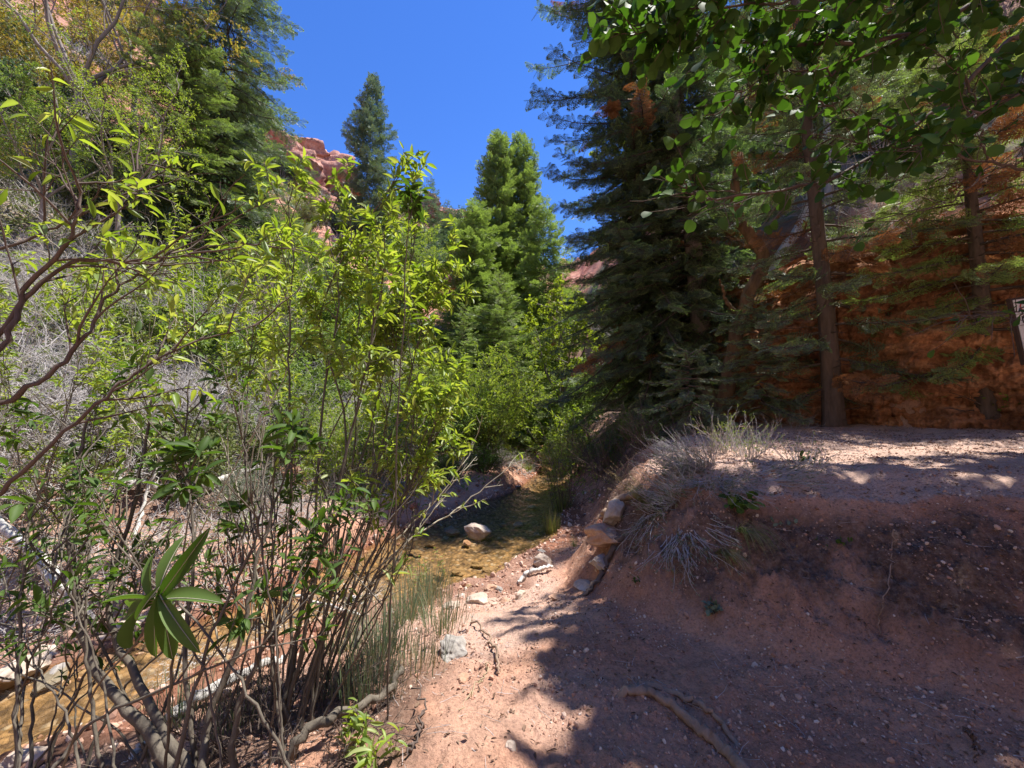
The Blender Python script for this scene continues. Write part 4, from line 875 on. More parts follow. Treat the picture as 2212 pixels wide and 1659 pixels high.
sprig('cluster of large dark lance shaped leaves hanging close to the camera at lower left', [Q(120, 1700, .8), Q(200, 1500, .72), Q(300, 1380, .66), Q(C_[0], C_[1], .62)],
      [(Q(*C_, .62), Q(240, 1272, .6), (0, -.3, 1)), (Q(*C_, .62), Q(450, 1268, .6), (0, -.3, 1)), (Q(*C_, .62), Q(425, 1180, .6), (.4, -1, .3)), (Q(*C_, .62), Q(312, 1432, .6), (-.3, -1, .2)),
       (Q(*C_, .62), Q(372, 1420, .6), (.4, -1, .1)), (Q(*C_, .62), Q(270, 1345, .6), (.2, -1, .3)), (Q(*C_, .62), Q(405, 1398, .58), (.6, -1, .2)), (Q(*C_, .62), Q(298, 1205, .64), (-.3, -1, .4)),
       (Q(*C_, .62), Q(370, 1160, .64), (.1, -1, .4)), (Q(300, 1380, .66), Q(210, 1390, .66), (0, -.6, 1)), (Q(300, 1380, .66), Q(225, 1330, .66), (0, -1, .5))])
rng = np.random.default_rng(31)
for cx_, cy_, D_0, lb in ((415, 1050, 1.5, 'dark hanging willow twig in the middle of the left thicket'), (640, 985, 1.7, 'dark drooping willow twig before the vertical willow stem'), (890, 470, 2.0, 'dark shaded willow twig at the top of the bright willow')):
    hand_shrub('willow_sprig', lb, [([Q(cx_ - 60, 1690, D_0 + .2), Q(cx_ - 40, cy_ * .4 + 1000, D_0 + .1), Q(cx_ - 15, cy_ + 130, D_0), Q(cx_, cy_ - 40, D_0)], .006, .0015)], leafm='willow_dark', cat='willow twig', l1=5, l2=2, nl=4, ls=.085, t0=.86, sidelen=(.08, .16), T=OBOV, ratio=.3)
# creek willow beyond the bend
bush('willow_shrub', gp(1020, 12.9, 0), 'rounded lime green willow on the far bank above the shaded pool', cat='willow', n=84, H=3.3, spread=.85, l1=7, l2=4, nl=8, ls=(.115, .032), leafm='willow', stemm='stem', T=LANCE, base=.7, r0=.012, up=-.02, clump=.01)
bush('willow_shrub', gp(850, 11.0, 0), 'leafy willow on the sunny red bank left of the rounded willow', cat='willow', n=36, H=2.1, spread=.7, l1=6, l2=3, nl=6, ls=(.09, .024), leafm='willow', stemm='stem_pale', T=LANCE, base=.4, r0=.009, up=0, clump=.01)
bush('willow_shrub', gp(1215, 9.0, 0), 'half lit willow with reddish stems at the right creek bank', cat='willow', n=20, H=1.7, spread=.8, l1=4, l2=3, nl=4, ls=(.075, .02), leafm='willow', stemm='twig_dark', T=LANCE, base=.25, r0=.009, up=0, clump=.01)
bush('willow_shrub', gp(780, 8.4, 0), 'bright willow shoots behind the tall foreground willow', cat='willow', n=30, H=2.2, spread=.6, l1=6, l2=3, nl=5, ls=(.09, .022), leafm='willow', stemm='stem_pale', T=LANCE, base=.4, r0=.008, up=0, clump=.01)
bush('willow_shrub', gp(620, 8.6, 0), 'bushy green willow on the far bank behind the left stems', cat='willow', n=30, H=2.0, spread=.8, l1=6, l2=3, nl=5, ls=(.08, .022), leafm='oak', stemm='twig_grey', T=LANCE, base=.4, r0=.009, up=0, clump=.01)
bush('sagebrush', gp(545, 6.5, 0), 'pale grey green feathery shrub low on the far bank', cat='sagebrush', n=50, H=.75, spread=.9, l1=6, l2=3, nl=7, ls=(.035, .006), leafm='sage', stemm='twig_grey', T=DIA, base=.2, r0=.005)
# grey dead brush and logs at the left
for i, (dx, D, H_, lb) in enumerate(((60, 6.0, 1.7, 'mound of pale dead twigs at the left edge above the creek'), (200, 6.4, 1.5, 'grey dead brush right of the mound of pale twigs'), (330, 7.2, 1.3, 'dead brush around the fallen logs on the far bank'),
                                    (480, 8.2, 1.2, 'thin dead brush behind the feathery shrub'), (130, 8.5, 2.0, 'tall grey dead brush up the slope behind the pale twigs'), (700, 9.3, 1.2, 'dead twiggy brush behind the tall willow'), (395, 10.5, 1.5, 'purplish grey bare brush below the pale bare patch'), (-40, 5.0, 1.6, 'dense pale dead twigs filling the left edge'), (860, 10.8, 1.1, 'bare reddish shoots above the sandstone ledge'))):
    brush('dead_brush', gp(dx, D, 0), lb, n=40, H=H_, l1=10, l2=7, r0=.011, spread=1.5, flat=.3, group=None)
def log(name, pts, r0, r1, m, label, cat='log', sides=14, parent=None, ridge=.10, k=26, wob=.01):
    base = np.array(pts[0]); P_ = spline(pts, k, wob) - base; g = G(); kk = np.linspace(0, 1, k); rr = r0 + (r1 - r0) * kk; rr[0] *= .55; rr[-1] *= .5
    tubes(g, P_, rr, sides, 0, ridge); n = len(P_); 
    for e, c in ((0, P_[0]), (k - 1, P_[-1])):
        b = g.n; ring = np.arange(sides) + e * sides; g.V.append(np.array([c])); g.F[3].append(np.stack([np.full(sides, b), ring, (np.roll(ring, -1))], 1)); g.M[3].append(np.zeros(sides, np.int32)); g.n += 1
    o = g.obj(name, M[m], parent); o.location = base
    if parent is None: tag(o, label, cat)
    return o
def gl_(dx, dy, up=.05): q = on_ground(dx, dy); return q + [0, 0, up]
log('fallen_log', [gl_(380, 1092, .12), gl_(440, 1072, .14), gl_(500, 1050, .16), gl_(560, 1035, .2)], .085, .05, 'bleached', 'bleached frayed log lying on the far bank behind the willow stems', ridge=.22)
log('fallen_log', [gl_(250, 1065, .15), gl_(330, 1075, .15), gl_(410, 1095, .1)], .06, .05, 'bleached', 'grey log end on left of the frayed log')
log('leaning_branch', [gl_(140, 1280, .02), Q(100, 1215, 4.3), Q(40, 1160, 4.4), Q(-60, 1060, 4.5)], .035, .03, 'bleached', 'thick pale dead branch slanting down at the left edge', cat='branch')
log('leaning_branch', [gl_(205, 1345, .02), Q(120, 1260, 3.9), Q(0, 1130, 4.1), Q(-60, 1080, 4.2)], .03, .025, 'bleached', 'second pale dead branch slanting below the first at left', cat='branch')
log('leaning_branch', [gl_(290, 1180, .0), Q(310, 1090, 5.6), Q(340, 1000, 5.8), Q(380, 900, 6.0)], .025, .015, 'bleached', 'upright pale dead stem among the brush behind the left willow', cat='branch')
log('fallen_log', [Q(330, 1580, 2.7), Q(440, 1500, 2.85), Q(560, 1440, 3.05), Q(620, 1420, 3.2)], .045, .022, 'bleached', 'long pale driftwood pole lying across the creek behind the stems', cat='driftwood')
log('fallen_log', [Q(240, 1690, 2.35), Q(300, 1620, 2.5), Q(350, 1560, 2.7)], .02, .015, 'bleached', 'thin pale driftwood stick at the bottom of the creek', cat='driftwood')
log('fallen_log', [Q(600, 1270, 4.9), Q(680, 1300, 4.6), Q(780, 1330, 4.2)], .02, .015, 'bleached', 'pale stick spanning the riffle', cat='driftwood')
log('driftwood', [gl_(1118, 1262, .02), gl_(1140, 1245, .04), gl_(1165, 1240, .05), gl_(1195, 1232, .04)], .028, .02, 'bleached', 'twisted pale driftwood on the sand by the pool', cat='driftwood', ridge=.15)
log('leaning_branch', [gl_(560, 1659, -.05), Q(700, 1560, 2.0), Q(830, 1500, 2.3), Q(870, 1440, 2.45)], .024, .016, 'stem', 'thick broken grey branch pointing right over the rushes', cat='branch', ridge=.06)
log('stick', [gl_(1022, 1345, .02), gl_(1048, 1375, .035), gl_(1068, 1420, .03), gl_(1077, 1462, .015)], .008, .009, 'root', 'curved thin brown stick lying on the sunny side of the path', cat='stick', sides=8)
log('stick', [gl_(990, 1540, .01), gl_(1040, 1475, .015), gl_(1060, 1440, .02)], .003, .003, 'straw', 'straight straw coloured stick on the sunlit dirt', cat='stick', sides=6)
log('stick', [gl_(880, 1640, .02), gl_(905, 1600, .05), gl_(915, 1560, .06), gl_(895, 1520, .1)], .008, .004, 'twig_dark', 'crooked dark twig standing at the left edge of the path', cat='stick', sides=6)
log('stick', [gl_(2085, 1580, .01), gl_(2105, 1610, .015), gl_(2112, 1650, .01)], .004, .003, 'litter', 'short curved twig on the shaded ground at bottom right', cat='stick', sides=6)
# roots
rt = empty('tree_root', tuple(gl_(1340, 1490, .0)), 'pair of thick exposed roots crossing the ground at the bottom centre', 'tree root')
def rootpart(pts, r0, r1): 
    o = log('root', pts, r0, r1, 'root', None, parent=rt, sides=12, k=34, wob=.006, ridge=.12); o.location = np.array(pts[0]) - np.array(rt.location)
rootpart([gl_(1330, 1508, -.01), gl_(1385, 1500, .02), gl_(1450, 1530, .02), gl_(1500, 1580, .025), gl_(1560, 1625, .02), gl_(1620, 1690, .01)], .017, .026)
rootpart([gl_(1350, 1493, -.005), gl_(1400, 1490, .025), gl_(1480, 1515, .02), gl_(1545, 1550, .012), gl_(1600, 1615, -.015)], .020, .010)
log('tree_root', [gl_(1345, 1165, .03), gl_(1322, 1200, .05), gl_(1300, 1245, .04), gl_(1265, 1285, .02), gl_(1225, 1305, -.01)], .03, .012, 'bark', 'dark curved root running down beside the white slab', cat='tree root', ridge=.12)
log('tree_root', [gl_(1285, 1148, .02), gl_(1315, 1115, .07), gl_(1345, 1095, .08), gl_(1395, 1085, .06)], .025, .04, 'root', 'grey root looping over the pale rock under the grass', cat='tree root', ridge=.12)
log('tree_root', [gl_(1500, 1170, .02), gl_(1492, 1210, .03), gl_(1478, 1250, .02)], .010, .005, 'root', 'thin pale root hanging out of the bank face', cat='tree root')
log('tree_root', [gl_(1930, 1155, .03), gl_(1925, 1240, .04), gl_(1905, 1320, .03), gl_(1900, 1380, .01)], .004, .003, 'root', 'long thin rootlet hanging down the shaded bank', cat='tree root', sides=6)
# snag and leaning log on the right
sn = empty('dead_snag', tuple(Q(1590, 735, 9.2)), 'twisted golden brown dead trunk before the pink boulder', 'dead tree')
def snp(name, pts, r0, r1, m='snag'):
    o = log(name, pts, r0, r1, m, None, parent=sn, k=30, ridge=.16, wob=.015); o.location = np.array(pts[0]) - np.array(sn.location)
snp('trunk', [Q(1560, 900, 9.2), Q(1585, 760, 9.2), Q(1610, 660, 9.2), Q(1650, 570, 9.2), Q(1640, 530, 9.15), Q(1600, 480, 9.1), Q(1590, 420, 9.1), Q(1600, 330, 9.1)], .16, .08)
snp('branch', [Q(1600, 690, 9.2), Q(1570, 650, 9.1), Q(1555, 600, 9.0)], .06, .02)
snp('branch', [Q(1602, 480, 9.1), Q(1590, 490, 9.0), Q(1580, 480, 8.95)], .05, .02)
log('leaning_log', [Q(1600, 720, 10.3), Q(1660, 590, 10.4), Q(1725, 490, 10.5), Q(1745, 440, 10.5), Q(1770, 330, 10.6)], .14, .08, 'bleached', 'bleached white trunk leaning behind the snag in full sun', cat='dead tree')
log('bleached_tree', [Q(1795, 640, 11.2), Q(1792, 520, 11.2), Q(1788, 380, 11.2), Q(1785, 200, 11.2)], .11, .07, 'bleached', 'straight bleached trunk right behind the dark fir trunk', cat='dead tree')
log('broken_tree', [Q(1470, 330, 10.2), Q(1462, 240, 10.2), Q(1440, 60, 10.2)], .10, .08, 'bark_grey', 'grey trunk showing between the upper fir boughs', cat='dead tree')
# ================================================================== right bank: overhanging tree
def overhang():
    base = (4.6, 1.7, gz(4.6, 1.7) - .2); root = empty('broadleaf_tree', base, 'near broadleaf tree whose dark round leaves hang across the upper right', 'tree')
    B0 = np.array(base); g = G()
    tr = spline([B0, B0 + [.1, .1, 1.6], B0 + [-.1, .3, 3.4], B0 + [.2, .6, 5.2], B0 + [.5, .9, 8.6]], 24, .01); tubes(g, tr - B0, np.linspace(.15, .05, 24), 12, 0, .05); g.obj('trunk', M['bark_grey'], root)
    H = lambda *a: Q(*a)
    br = [([tr[6], Q(2400, 150, 2.3), Q(2212, 75, 2.1), Q(2080, 190, 2.0), Q(1950, 290, 1.9), Q(1820, 380, 1.8), Q(1700, 405, 1.7), Q(1540, 430, 1.6), Q(1480, 405, 1.55)], .016, .003),
          ([tr[7], Q(2400, -60, 2.0), Q(2230, -20, 1.9), Q(2100, 15, 1.8), Q(1960, 75, 1.7), Q(1780, 95, 1.6), Q(1540, 88, 1.5), Q(1450, 55, 1.45), Q(1370, 75, 1.4)], .016, .003),
          ([tr[5], Q(2450, 450, 2.2), Q(2300, 395, 2.0), Q(2212, 368, 1.9), Q(2130, 348, 1.85), Q(2010, 325, 1.8), Q(1900, 320, 1.75), Q(1830, 300, 1.7)], .010, .002),
          ([Q(2130, 348, 1.85), Q(2120, 280, 1.8), Q(2090, 180, 1.75), Q(1990, 90, 1.7)], .005, .002),
          ([Q(2140, 360, 1.85), Q(2060, 430, 1.85), Q(1960, 465, 1.85), Q(1860, 510, 1.8)], .004, .0015),
          ([tr[7], Q(2350, 120, 1.7), Q(2200, 200, 1.6), Q(2080, 260, 1.5), Q(1980, 330, 1.45)], .008, .002),
          ([tr[8], Q(2300, -120, 1.6), Q(2050, -40, 1.5), Q(1850, -10, 1.45), Q(1650, 10, 1.4), Q(1480, 20, 1.35)], .010, .003),
          ([tr[5], Q(2400, 640, 2.1), Q(2250, 655, 2.0), Q(2170, 680, 1.95), Q(2080, 690, 1.9)], .006, .002),
          ([Q(1950, 290, 1.9), Q(1830, 240, 1.8), Q(1700, 200, 1.7), Q(1600, 190, 1.65)], .005, .002),
          ([Q(1960, 75, 1.7), Q(1800, 150, 1.65), Q(1660, 160, 1.6), Q(1540, 250, 1.6)], .005, .002)]
    gl = G(); gb = G(); keep = []
    for pts, r0, r1 in br:
        P_ = spline(pts, 30, .006) - B0; tubes(gb, P_, np.linspace(r0, r1, 30), 7, 0, .05)
        L = plen(P_[None])[0]; m = int(L * 17)
        K1 = kids(P_[None], m, .25, 1, (25, 70), (.10, .32), False, 5, .15, (0, 0, -.02), .2); tubes(gb, K1, taperR(len(K1), 5, .0022, .001), 4)
        t = np.linspace(.25, 1, 7)[None] * np.ones((len(K1), 1)); p, Tn = sample(K1, t); keep.append((p.reshape(-1, 3), Tn.reshape(-1, 3)))
    p = np.vstack([k_[0] for k_ in keep]); Tn = np.vstack([k_[1] for k_ in keep])
    w_ = p + B0; pxx = 512 + 400 * w_[:, 0] / np.maximum(w_[:, 1], .1); pyy = 410 - 400 * (w_[:, 2] - EYE) / np.maximum(w_[:, 1], .1); dx, dy = pxx / K, pyy / K
    dens = np.clip(.95 - (dy - 60) / 480 - np.clip(dx - 1950, 0, 300) / 800, .06, .95)
    sel = rng.random(len(p)) < dens; p, Tn = p[sel], Tn[sel]
    d = unit(Tn * .6 + unit(np.cross(Tn, rng.standard_normal(Tn.shape))) * .7 + [0, 0, -.35]); L = U(.040, .068, len(p))
    leaves(gl, p, d, L, L * U(.74, .92, len(p)), OVAL, wob=.7)
    # high crown, mostly out of view, shaped to shade the path and bank
    k_ = SUN[:2] / SUN[2]; P0 = []                            # bough ends lifted towards the sun from the intended shadow
    for i in range(165):
        sx = U(.2, 7.5); sy = U(.2, 4.3 + .08 * sx)
        if i < 22: sx, sy = U(-.1, .9), U(1.6, 4.3)
        elif i > 124: sx, sy = U(-.2, 8), U(-4.5, .6)  # unseen boughs behind the camera, added to block sky light
        zz_ = U(6.4, 8.2) + max(0, sy - 2.3) * 1.5
        tx = np.array([sx + k_[0] * zz_, sy + k_[1] * zz_, zz_]); s = tr[rng.integers(12, 24)]
        mid = (s + tx) / 2 + [0, 0, .4]; P0.append(spline([s, mid, tx], 12, .03) - B0)
    P0 = np.array(P0); n = len(P0); tubes(gb, P0, taperR(n, 12, .03, .006), 5)
    P1 = kids(P0, 9, .5, 1, (30, 75), (.4, .9), False, 6, .2, (0, 0, 0), .2); tubes(gb, P1, taperR(len(P1), 6, .006, .002), 3)
    P2 = kids(P1, 4, .2, 1, (30, 70), (.2, .4), False, 4, .2, (0, 0, 0), .2)
    for PP in (P1, P2):
        q, Tq = sample(PP, rng.random((len(PP), 9))); q = q.reshape(-1, 3); Tq = Tq.reshape(-1, 3)
        wv = q + B0; lx = wv[:, 0] - k_[0] * wv[:, 2]; ly = wv[:, 1] - k_[1] * wv[:, 2]
        ok = (lx > np.where(ly > 2.4, -.3, 0)) & (ly < 4.3 + .0 * lx) & (fbm(wv[:, 0] * 1.1 + 7, wv[:, 1] * 1.1 + 3, 3) > np.where(lx > 1.2, -.29, -.27))       # leaves trimmed to the intended shadow outline, with gaps
        q, Tq = q[ok], Tq[ok]; d = unit(Tq + .8 * rng.standard_normal(Tq.shape)); L = U(.07, .11, len(q)); leaves(gl, q, d, L, L * .85, OVAL, wob=1.0)
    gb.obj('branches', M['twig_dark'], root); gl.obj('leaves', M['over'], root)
rng = np.random.default_rng(77)
overhang()
rng = np.random.default_rng(78)

# ================================================================== plants on the bank and by the path
def put_tuft(dx, dy, label, **kw): q = on_ground(dx, dy); return tuft('grass_tuft', tuple(q), label, **kw)
def rabbit(dx, dy, label, H, n, lean, m='sage'):
    q = on_ground(dx, dy); root = empty('rabbitbrush', tuple(q), label, 'rabbitbrush'); az = U(0, 6.283, n); sp = U(.1, .9, n)
    p0 = np.stack([.20 * np.cos(az) * U(0, 1, n), .16 * np.sin(az) * U(0, 1, n), np.zeros(n)], 1); p0[:, 2] = gzs(p0[:, 0] + q[0], p0[:, 1] + q[1]) - q[2] - .02; d = unit(np.stack([np.cos(az) * sp + lean[0], np.sin(az) * sp + lean[1], np.full(n, lean[2])], 1)); g = G()
    P0 = wander(p0, d, H * U(.2, 1.15, n), 8, .10, (0, 0, .02)); tubes(g, P0, taperR(n, 8, .0042, .0012), 4); P1 = kids(P0, 4, .3, 1, (12, 35), (.2, .45), True, 5, .08); tubes(g, P1, taperR(len(P1), 5, .0016, .0008), 3); g.obj('twigs', M['twig_grey'], root)
    gl = G(); sel = rng.random(len(P1)) < .6; p, Tn = sample(P1[sel], .4 + .6 * rng.random((sel.sum(), 7))); p = p.reshape(-1, 3); Tn = Tn.reshape(-1, 3); L = U(.012, .028, len(p)); leaves(gl, p, unit(Tn + .5 * rng.standard_normal(Tn.shape)), L, L * .2, DIA); gl.obj('foliage', M[m], root, smooth=False)
    return root
rabbit(1510, 1010, 'large grey twiggy rabbitbrush clump on the corner of the bank', .52, 190, (-.95, -.15, .4))
rabbit(1455, 1075, 'green grey rabbitbrush hanging below the large clump on the bank edge', .42, 110, (-.8, -.3, .35), 'rush')
rabbit(1540, 1040, 'dry twigs sprawling over the lip of the bank', .5, 120, (-.2, -.7, .0))
rabbit(1650, 1025, 'flattened grey twigs along the crest of the bank', .5, 60, (.5, -.5, .10))
rabbit(1425, 1095, 'dense tangle of dead twigs and rootlets draped down the bank corner', .45, 170, (-.1, -.6, -.45))
rabbit(1480, 1130, 'mat of dead rootlets hanging from the bank corner', .38, 130, (.0, -.6, -.5))
rabbit(1740, 1010, 'thin see through weed on the bank crest', .35, 26, (0, 0, 1), 'oak')
rabbit(1620, 985, 'leafy upright weed behind the bank crest', .4, 60, (0, 0, 1.2), 'oak')
rabbit(1560, 975, 'leafy green weed behind the large grey clump', .5, 60, (-.1, 0, 1.2), 'willow')
put_tuft(1400, 1090, 'arching pale grass tuft with seed heads on the bank corner', n=130, H=.55, spread=.5, lean=(-.9, -.1), heads=26, mixm='straw')
put_tuft(1555, 1190, 'green grass tuft hanging down the shaded bank face', n=70, H=.32, spread=.35, lean=(.1, -.9), droop=.25, mixm='straw')
put_tuft(1600, 1150, 'long drooping grass below the dark leaved weed', n=80, H=.42, spread=.4, lean=(.05, -.8), droop=.3, mixm='straw')
put_tuft(1455, 1230, 'small dry grass wisp on the bank slope', n=30, H=.25, spread=.4, lean=(-.1, -.6), droop=.2, m='straw')
put_tuft(1190, 1150, 'dense green grass clump at the right edge of the pool', n=260, H=.46, spread=.3, base=.16, w=.008, mixm='straw')
put_tuft(1215, 1105, 'tall dark green grass behind the grass clump at the pool', n=240, H=.5, spread=.3, base=.2, w=.008)
put_tuft(1240, 1180, 'small bright green sprout at the foot of the pool grass', n=50, H=.2, spread=.6, base=.05)
put_tuft(1140, 1018, 'bright green grass patch on the far shore of the bend', n=200, H=.32, spread=.4, base=.25, w=.012)
for i, (dx, dy, n_, H_, lb) in enumerate(((930, 1300, 200, .5, 'tall rush clump at the corner of the pool'), (880, 1340, 240, .5, 'thick rush clump behind the tall rushes, left of the path'), (960, 1350, 130, .36, 'short rushes with dry bases at the path edge'), (830, 1420, 240, .45, 'grey green rushes between the willow base and the grey boulder'),
                                        (790, 1500, 200, .4, 'low grey rushes under the broken branch'), (860, 1250, 90, .5, 'sparse rushes standing in front of the riffle'), (760, 1400, 160, .45, 'rushes behind the willow fan'), (900, 1440, 110, .28, 'short pale grass beside the grey boulder'), (400, 1560, 120, .35, 'blue green rushes at the water behind the thick stems'), (520, 1560, 120, .35, 'rushes growing at the creek edge under the willow'))):
    q = on_ground(dx, dy); tuft('rush_clump', tuple(q), lb, n=n_, H=H_, spread=.42, base=.24, m='rush', w=.008, cat='rushes', droop=.02, mixm='straw')
def weed(name, dx, dy, label, n=9, H=.12, leaf=(.06, .03), m='willow_dark', T=OVAL, up=.7, cat='weed', k=4):
    q = on_ground(dx, dy); root = empty(name, tuple(q), label, cat); az = U(0, 6.283, n); g = G()
    P0 = wander(np.zeros((n, 3)) - [0, 0, .01], unit(np.stack([np.cos(az) * .6, np.sin(az) * .6, np.full(n, up)], 1)), H * U(.6, 1.1, n), 5, .1); tubes(g, P0, taperR(n, 5, .0022, .001), 4); g.obj('stems', M['stem'], root)
    gl = G(); p, Tn = sample(P0, .3 + .7 * rng.random((n, k))); p = p.reshape(-1, 3); Tn = Tn.reshape(-1, 3); d = unit(Tn * .4 + unit(np.cross(Tn, rng.standard_normal(Tn.shape))) + [0, 0, .1]); L = leaf[0] * U(.6, 1.1, len(p)); leaves(gl, p, d, L, L * leaf[1] / leaf[0], T); gl.obj('leaves', M[m], root); return root
weed('broad_leaved_weed', 1590, 1110, 'dark broad leaved weed hanging on the bank face', n=12, H=.2, leaf=(.09, .05))
weed('broad_leaved_weed', 1540, 1325, 'small grey green weed growing on the bare bank slope', n=12, H=.10, leaf=(.05, .026), m='sage')
weed('broad_leaved_weed', 1800, 1195, 'small round leaved sprig on the shaded bank', n=5, H=.16, leaf=(.045, .028), k=3)
weed('broad_leaved_weed', 1745, 1000, 'small upright sprout on the bank crest', n=6, H=.14, leaf=(.06, .03))
weed('broad_leaved_weed', 1690, 1140, 'trailing pale weed right of the hanging grass', n=8, H=.18, leaf=(.045, .026), m='sage', up=.2)
weed('broad_leaved_weed', 1375, 1255, 'tiny green plant low on the bank slope', n=5, H=.06, leaf=(.03, .016))
weed('sunlit_sapling', 2180, 905, 'leafy sapling at the right edge of the sunny trail', n=14, H=.5, leaf=(.07, .04), m='willow', cat='sapling', k=7)
weed('lily_plant', 740, 1640, 'bright lance leaved plant at the bottom beside the willow roots', n=8, H=.22, leaf=(.075, .019), m='willow', T=LANCE_HI, cat='plant', k=6)
weed('lily_plant', 820, 1655, 'arching plant with long bright leaves at the bottom of the path', n=4, H=.2, leaf=(.09, .022), m='willow', T=LANCE_HI, cat='plant', k=7)
weed('creek_plant', 905, 1290, 'feathery yellow green plant standing above the rushes', n=10, H=.55, leaf=(.05, .012), m='willow', T=LANCE, cat='plant', k=10, up=2.5)
weed('creek_plant', 960, 1260, 'feathery sprout with small leaves before the pool', n=7, H=.45, leaf=(.05, .012), m='willow', T=LANCE, cat='plant', k=8, up=2.5)
# dead twiggy brush under the right firs
brush('dead_brush', gp(1960, 9.2), 'bare pale twigs arching before the rock wall', n=16, H=1.4, l1=6, l2=4, r0=.010)
brush('dead_brush', gp(1850, 9.0), 'white dead twigs reaching left below the rusty boughs', n=14, H=1.9, l1=6, l2=4, r0=.010)
brush('dead_brush', gp(2080, 8.6), 'white claw like dead branch right of the sunny trail', n=9, H=.9, l1=6, l2=3, r0=.010)
brush('dead_brush', gp(1700, 7.9), 'low dead twigs at the shaded edge of the trail', n=16, H=.45, l1=5, l2=3, r0=.005)
brush('dead_brush', gp(1540, 7.6), 'dark dead twigs under the low spreading fir', n=18, H=.7, l1=6, l2=4, r0=.006, m='twig_dark')
brush('dead_brush', gp(1330, 8.0), 'dark bare brush in the shade right of the creek', n=24, H=1.3, l1=7, l2=4, r0=.007, m='twig_dark')
brush('dead_brush', gp(1420, 7.2), 'dark brush covering the shaded slope between creek and trail', n=26, H=.9, l1=7, l2=4, r0=.006, m='twig_dark')
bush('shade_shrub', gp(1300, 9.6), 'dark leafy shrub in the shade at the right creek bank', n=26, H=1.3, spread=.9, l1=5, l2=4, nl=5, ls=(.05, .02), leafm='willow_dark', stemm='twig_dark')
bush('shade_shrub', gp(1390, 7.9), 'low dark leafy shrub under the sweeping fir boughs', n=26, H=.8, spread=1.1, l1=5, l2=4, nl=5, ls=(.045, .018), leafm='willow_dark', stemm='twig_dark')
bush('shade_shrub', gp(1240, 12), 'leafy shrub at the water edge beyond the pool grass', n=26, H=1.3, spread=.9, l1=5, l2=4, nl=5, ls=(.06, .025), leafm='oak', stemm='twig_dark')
for dx, dy, lb, h_ in ((560, 1650, 'dark mass of dead roots and twigs at the base of the willow', .45), (640, 1600, 'dark twig debris right of the willow base', .35), (430, 1655, 'dark twig debris between the thick stems', .35), (700, 1520, 'dark leafless twigs under the broken branch', .3)):
    q_ = on_ground(dx, dy); brush('dead_brush', tuple(q_), lb, n=40, H=h_, l1=8, l2=5, r0=.004, m='twig_dark', spread=2.0, flat=.4)
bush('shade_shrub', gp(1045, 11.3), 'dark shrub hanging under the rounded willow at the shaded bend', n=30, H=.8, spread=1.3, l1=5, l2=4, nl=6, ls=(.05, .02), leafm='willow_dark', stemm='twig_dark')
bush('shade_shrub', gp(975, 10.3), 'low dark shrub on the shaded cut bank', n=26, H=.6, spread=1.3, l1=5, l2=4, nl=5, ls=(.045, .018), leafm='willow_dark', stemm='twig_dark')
brush('dead_brush', gp(925, 9.4), 'drooping dead twigs on the cut bank of the pool', n=26, H=.55, l1=6, l2=4, r0=.006, m='twig_dark', spread=1.6)
brush('dead_brush', gp(985, 11.0), 'bare grey shoots at the base of the rounded willow', n=34, H=.9, l1=4, l2=2, r0=.007, m='twig_grey', spread=.5)
def deadfir(dx, dy, D, R_, label):
    root = empty('rusty_bough', tuple(Q(dx, dy, D)), label, 'dead bough'); n = 9; g = G(); P0 = wander(np.zeros((n, 3)), unit(np.c_[U(-1, 1, n), U(-.6, .3, n), U(-.5, .2, n)]), R_ * U(.6, 1.1, n), 6, .1, (0, 0, -.04)); tubes(g, P0, taperR(n, 6, .01, .003), 4)
    P1 = kids(P0, 9, .1, 1, (30, 60), (.2, .45), True, 4, .1); tubes(g, P1, taperR(len(P1), 4, .003, .001), 3); g.obj('twigs', M['twig_grey'], root); gl = G()
    t = rng.random((len(P1), 3)); p, Tn = sample(P1, t); p = p.reshape(-1, 3); Tn = Tn.reshape(-1, 3); bake(gl, FR[0][0], FR[0][1], p, basis(Tn, np.tile([0, 0, 1.], (len(p), 1)) + .5 * rng.standard_normal((len(p), 3))), U(.10, .22, len(p))); gl.obj('dead_foliage', M['fir_dead'], root, smooth=False)
for dx, dy, D, R_, lb in ((1805, 690, 8.9, .35, 'small orange dead bough glowing in the sun at right centre'), (1700, 640, 9.4, .9, 'rusty dead bough before the snag base'), (1900, 870, 8.8, .8, 'rusty dead bough lying at the foot of the rock wall'), (1860, 210, 9.0, .5, 'orange dead bough seen through the overhanging leaves'),
                         (2160, 560, 8.6, .6, 'orange dead bough left of the trail sign'), (1320, 235, 9.6, .10, 'orange dead tuft on the dark fir near the sky'), (1960, 620, 9.2, .8, 'brown dead bough in the shade at right'), (2180, 210, 9.0, .5, 'orange dead bough at the right edge above')):
    deadfir(dx, dy, D, R_, lb)

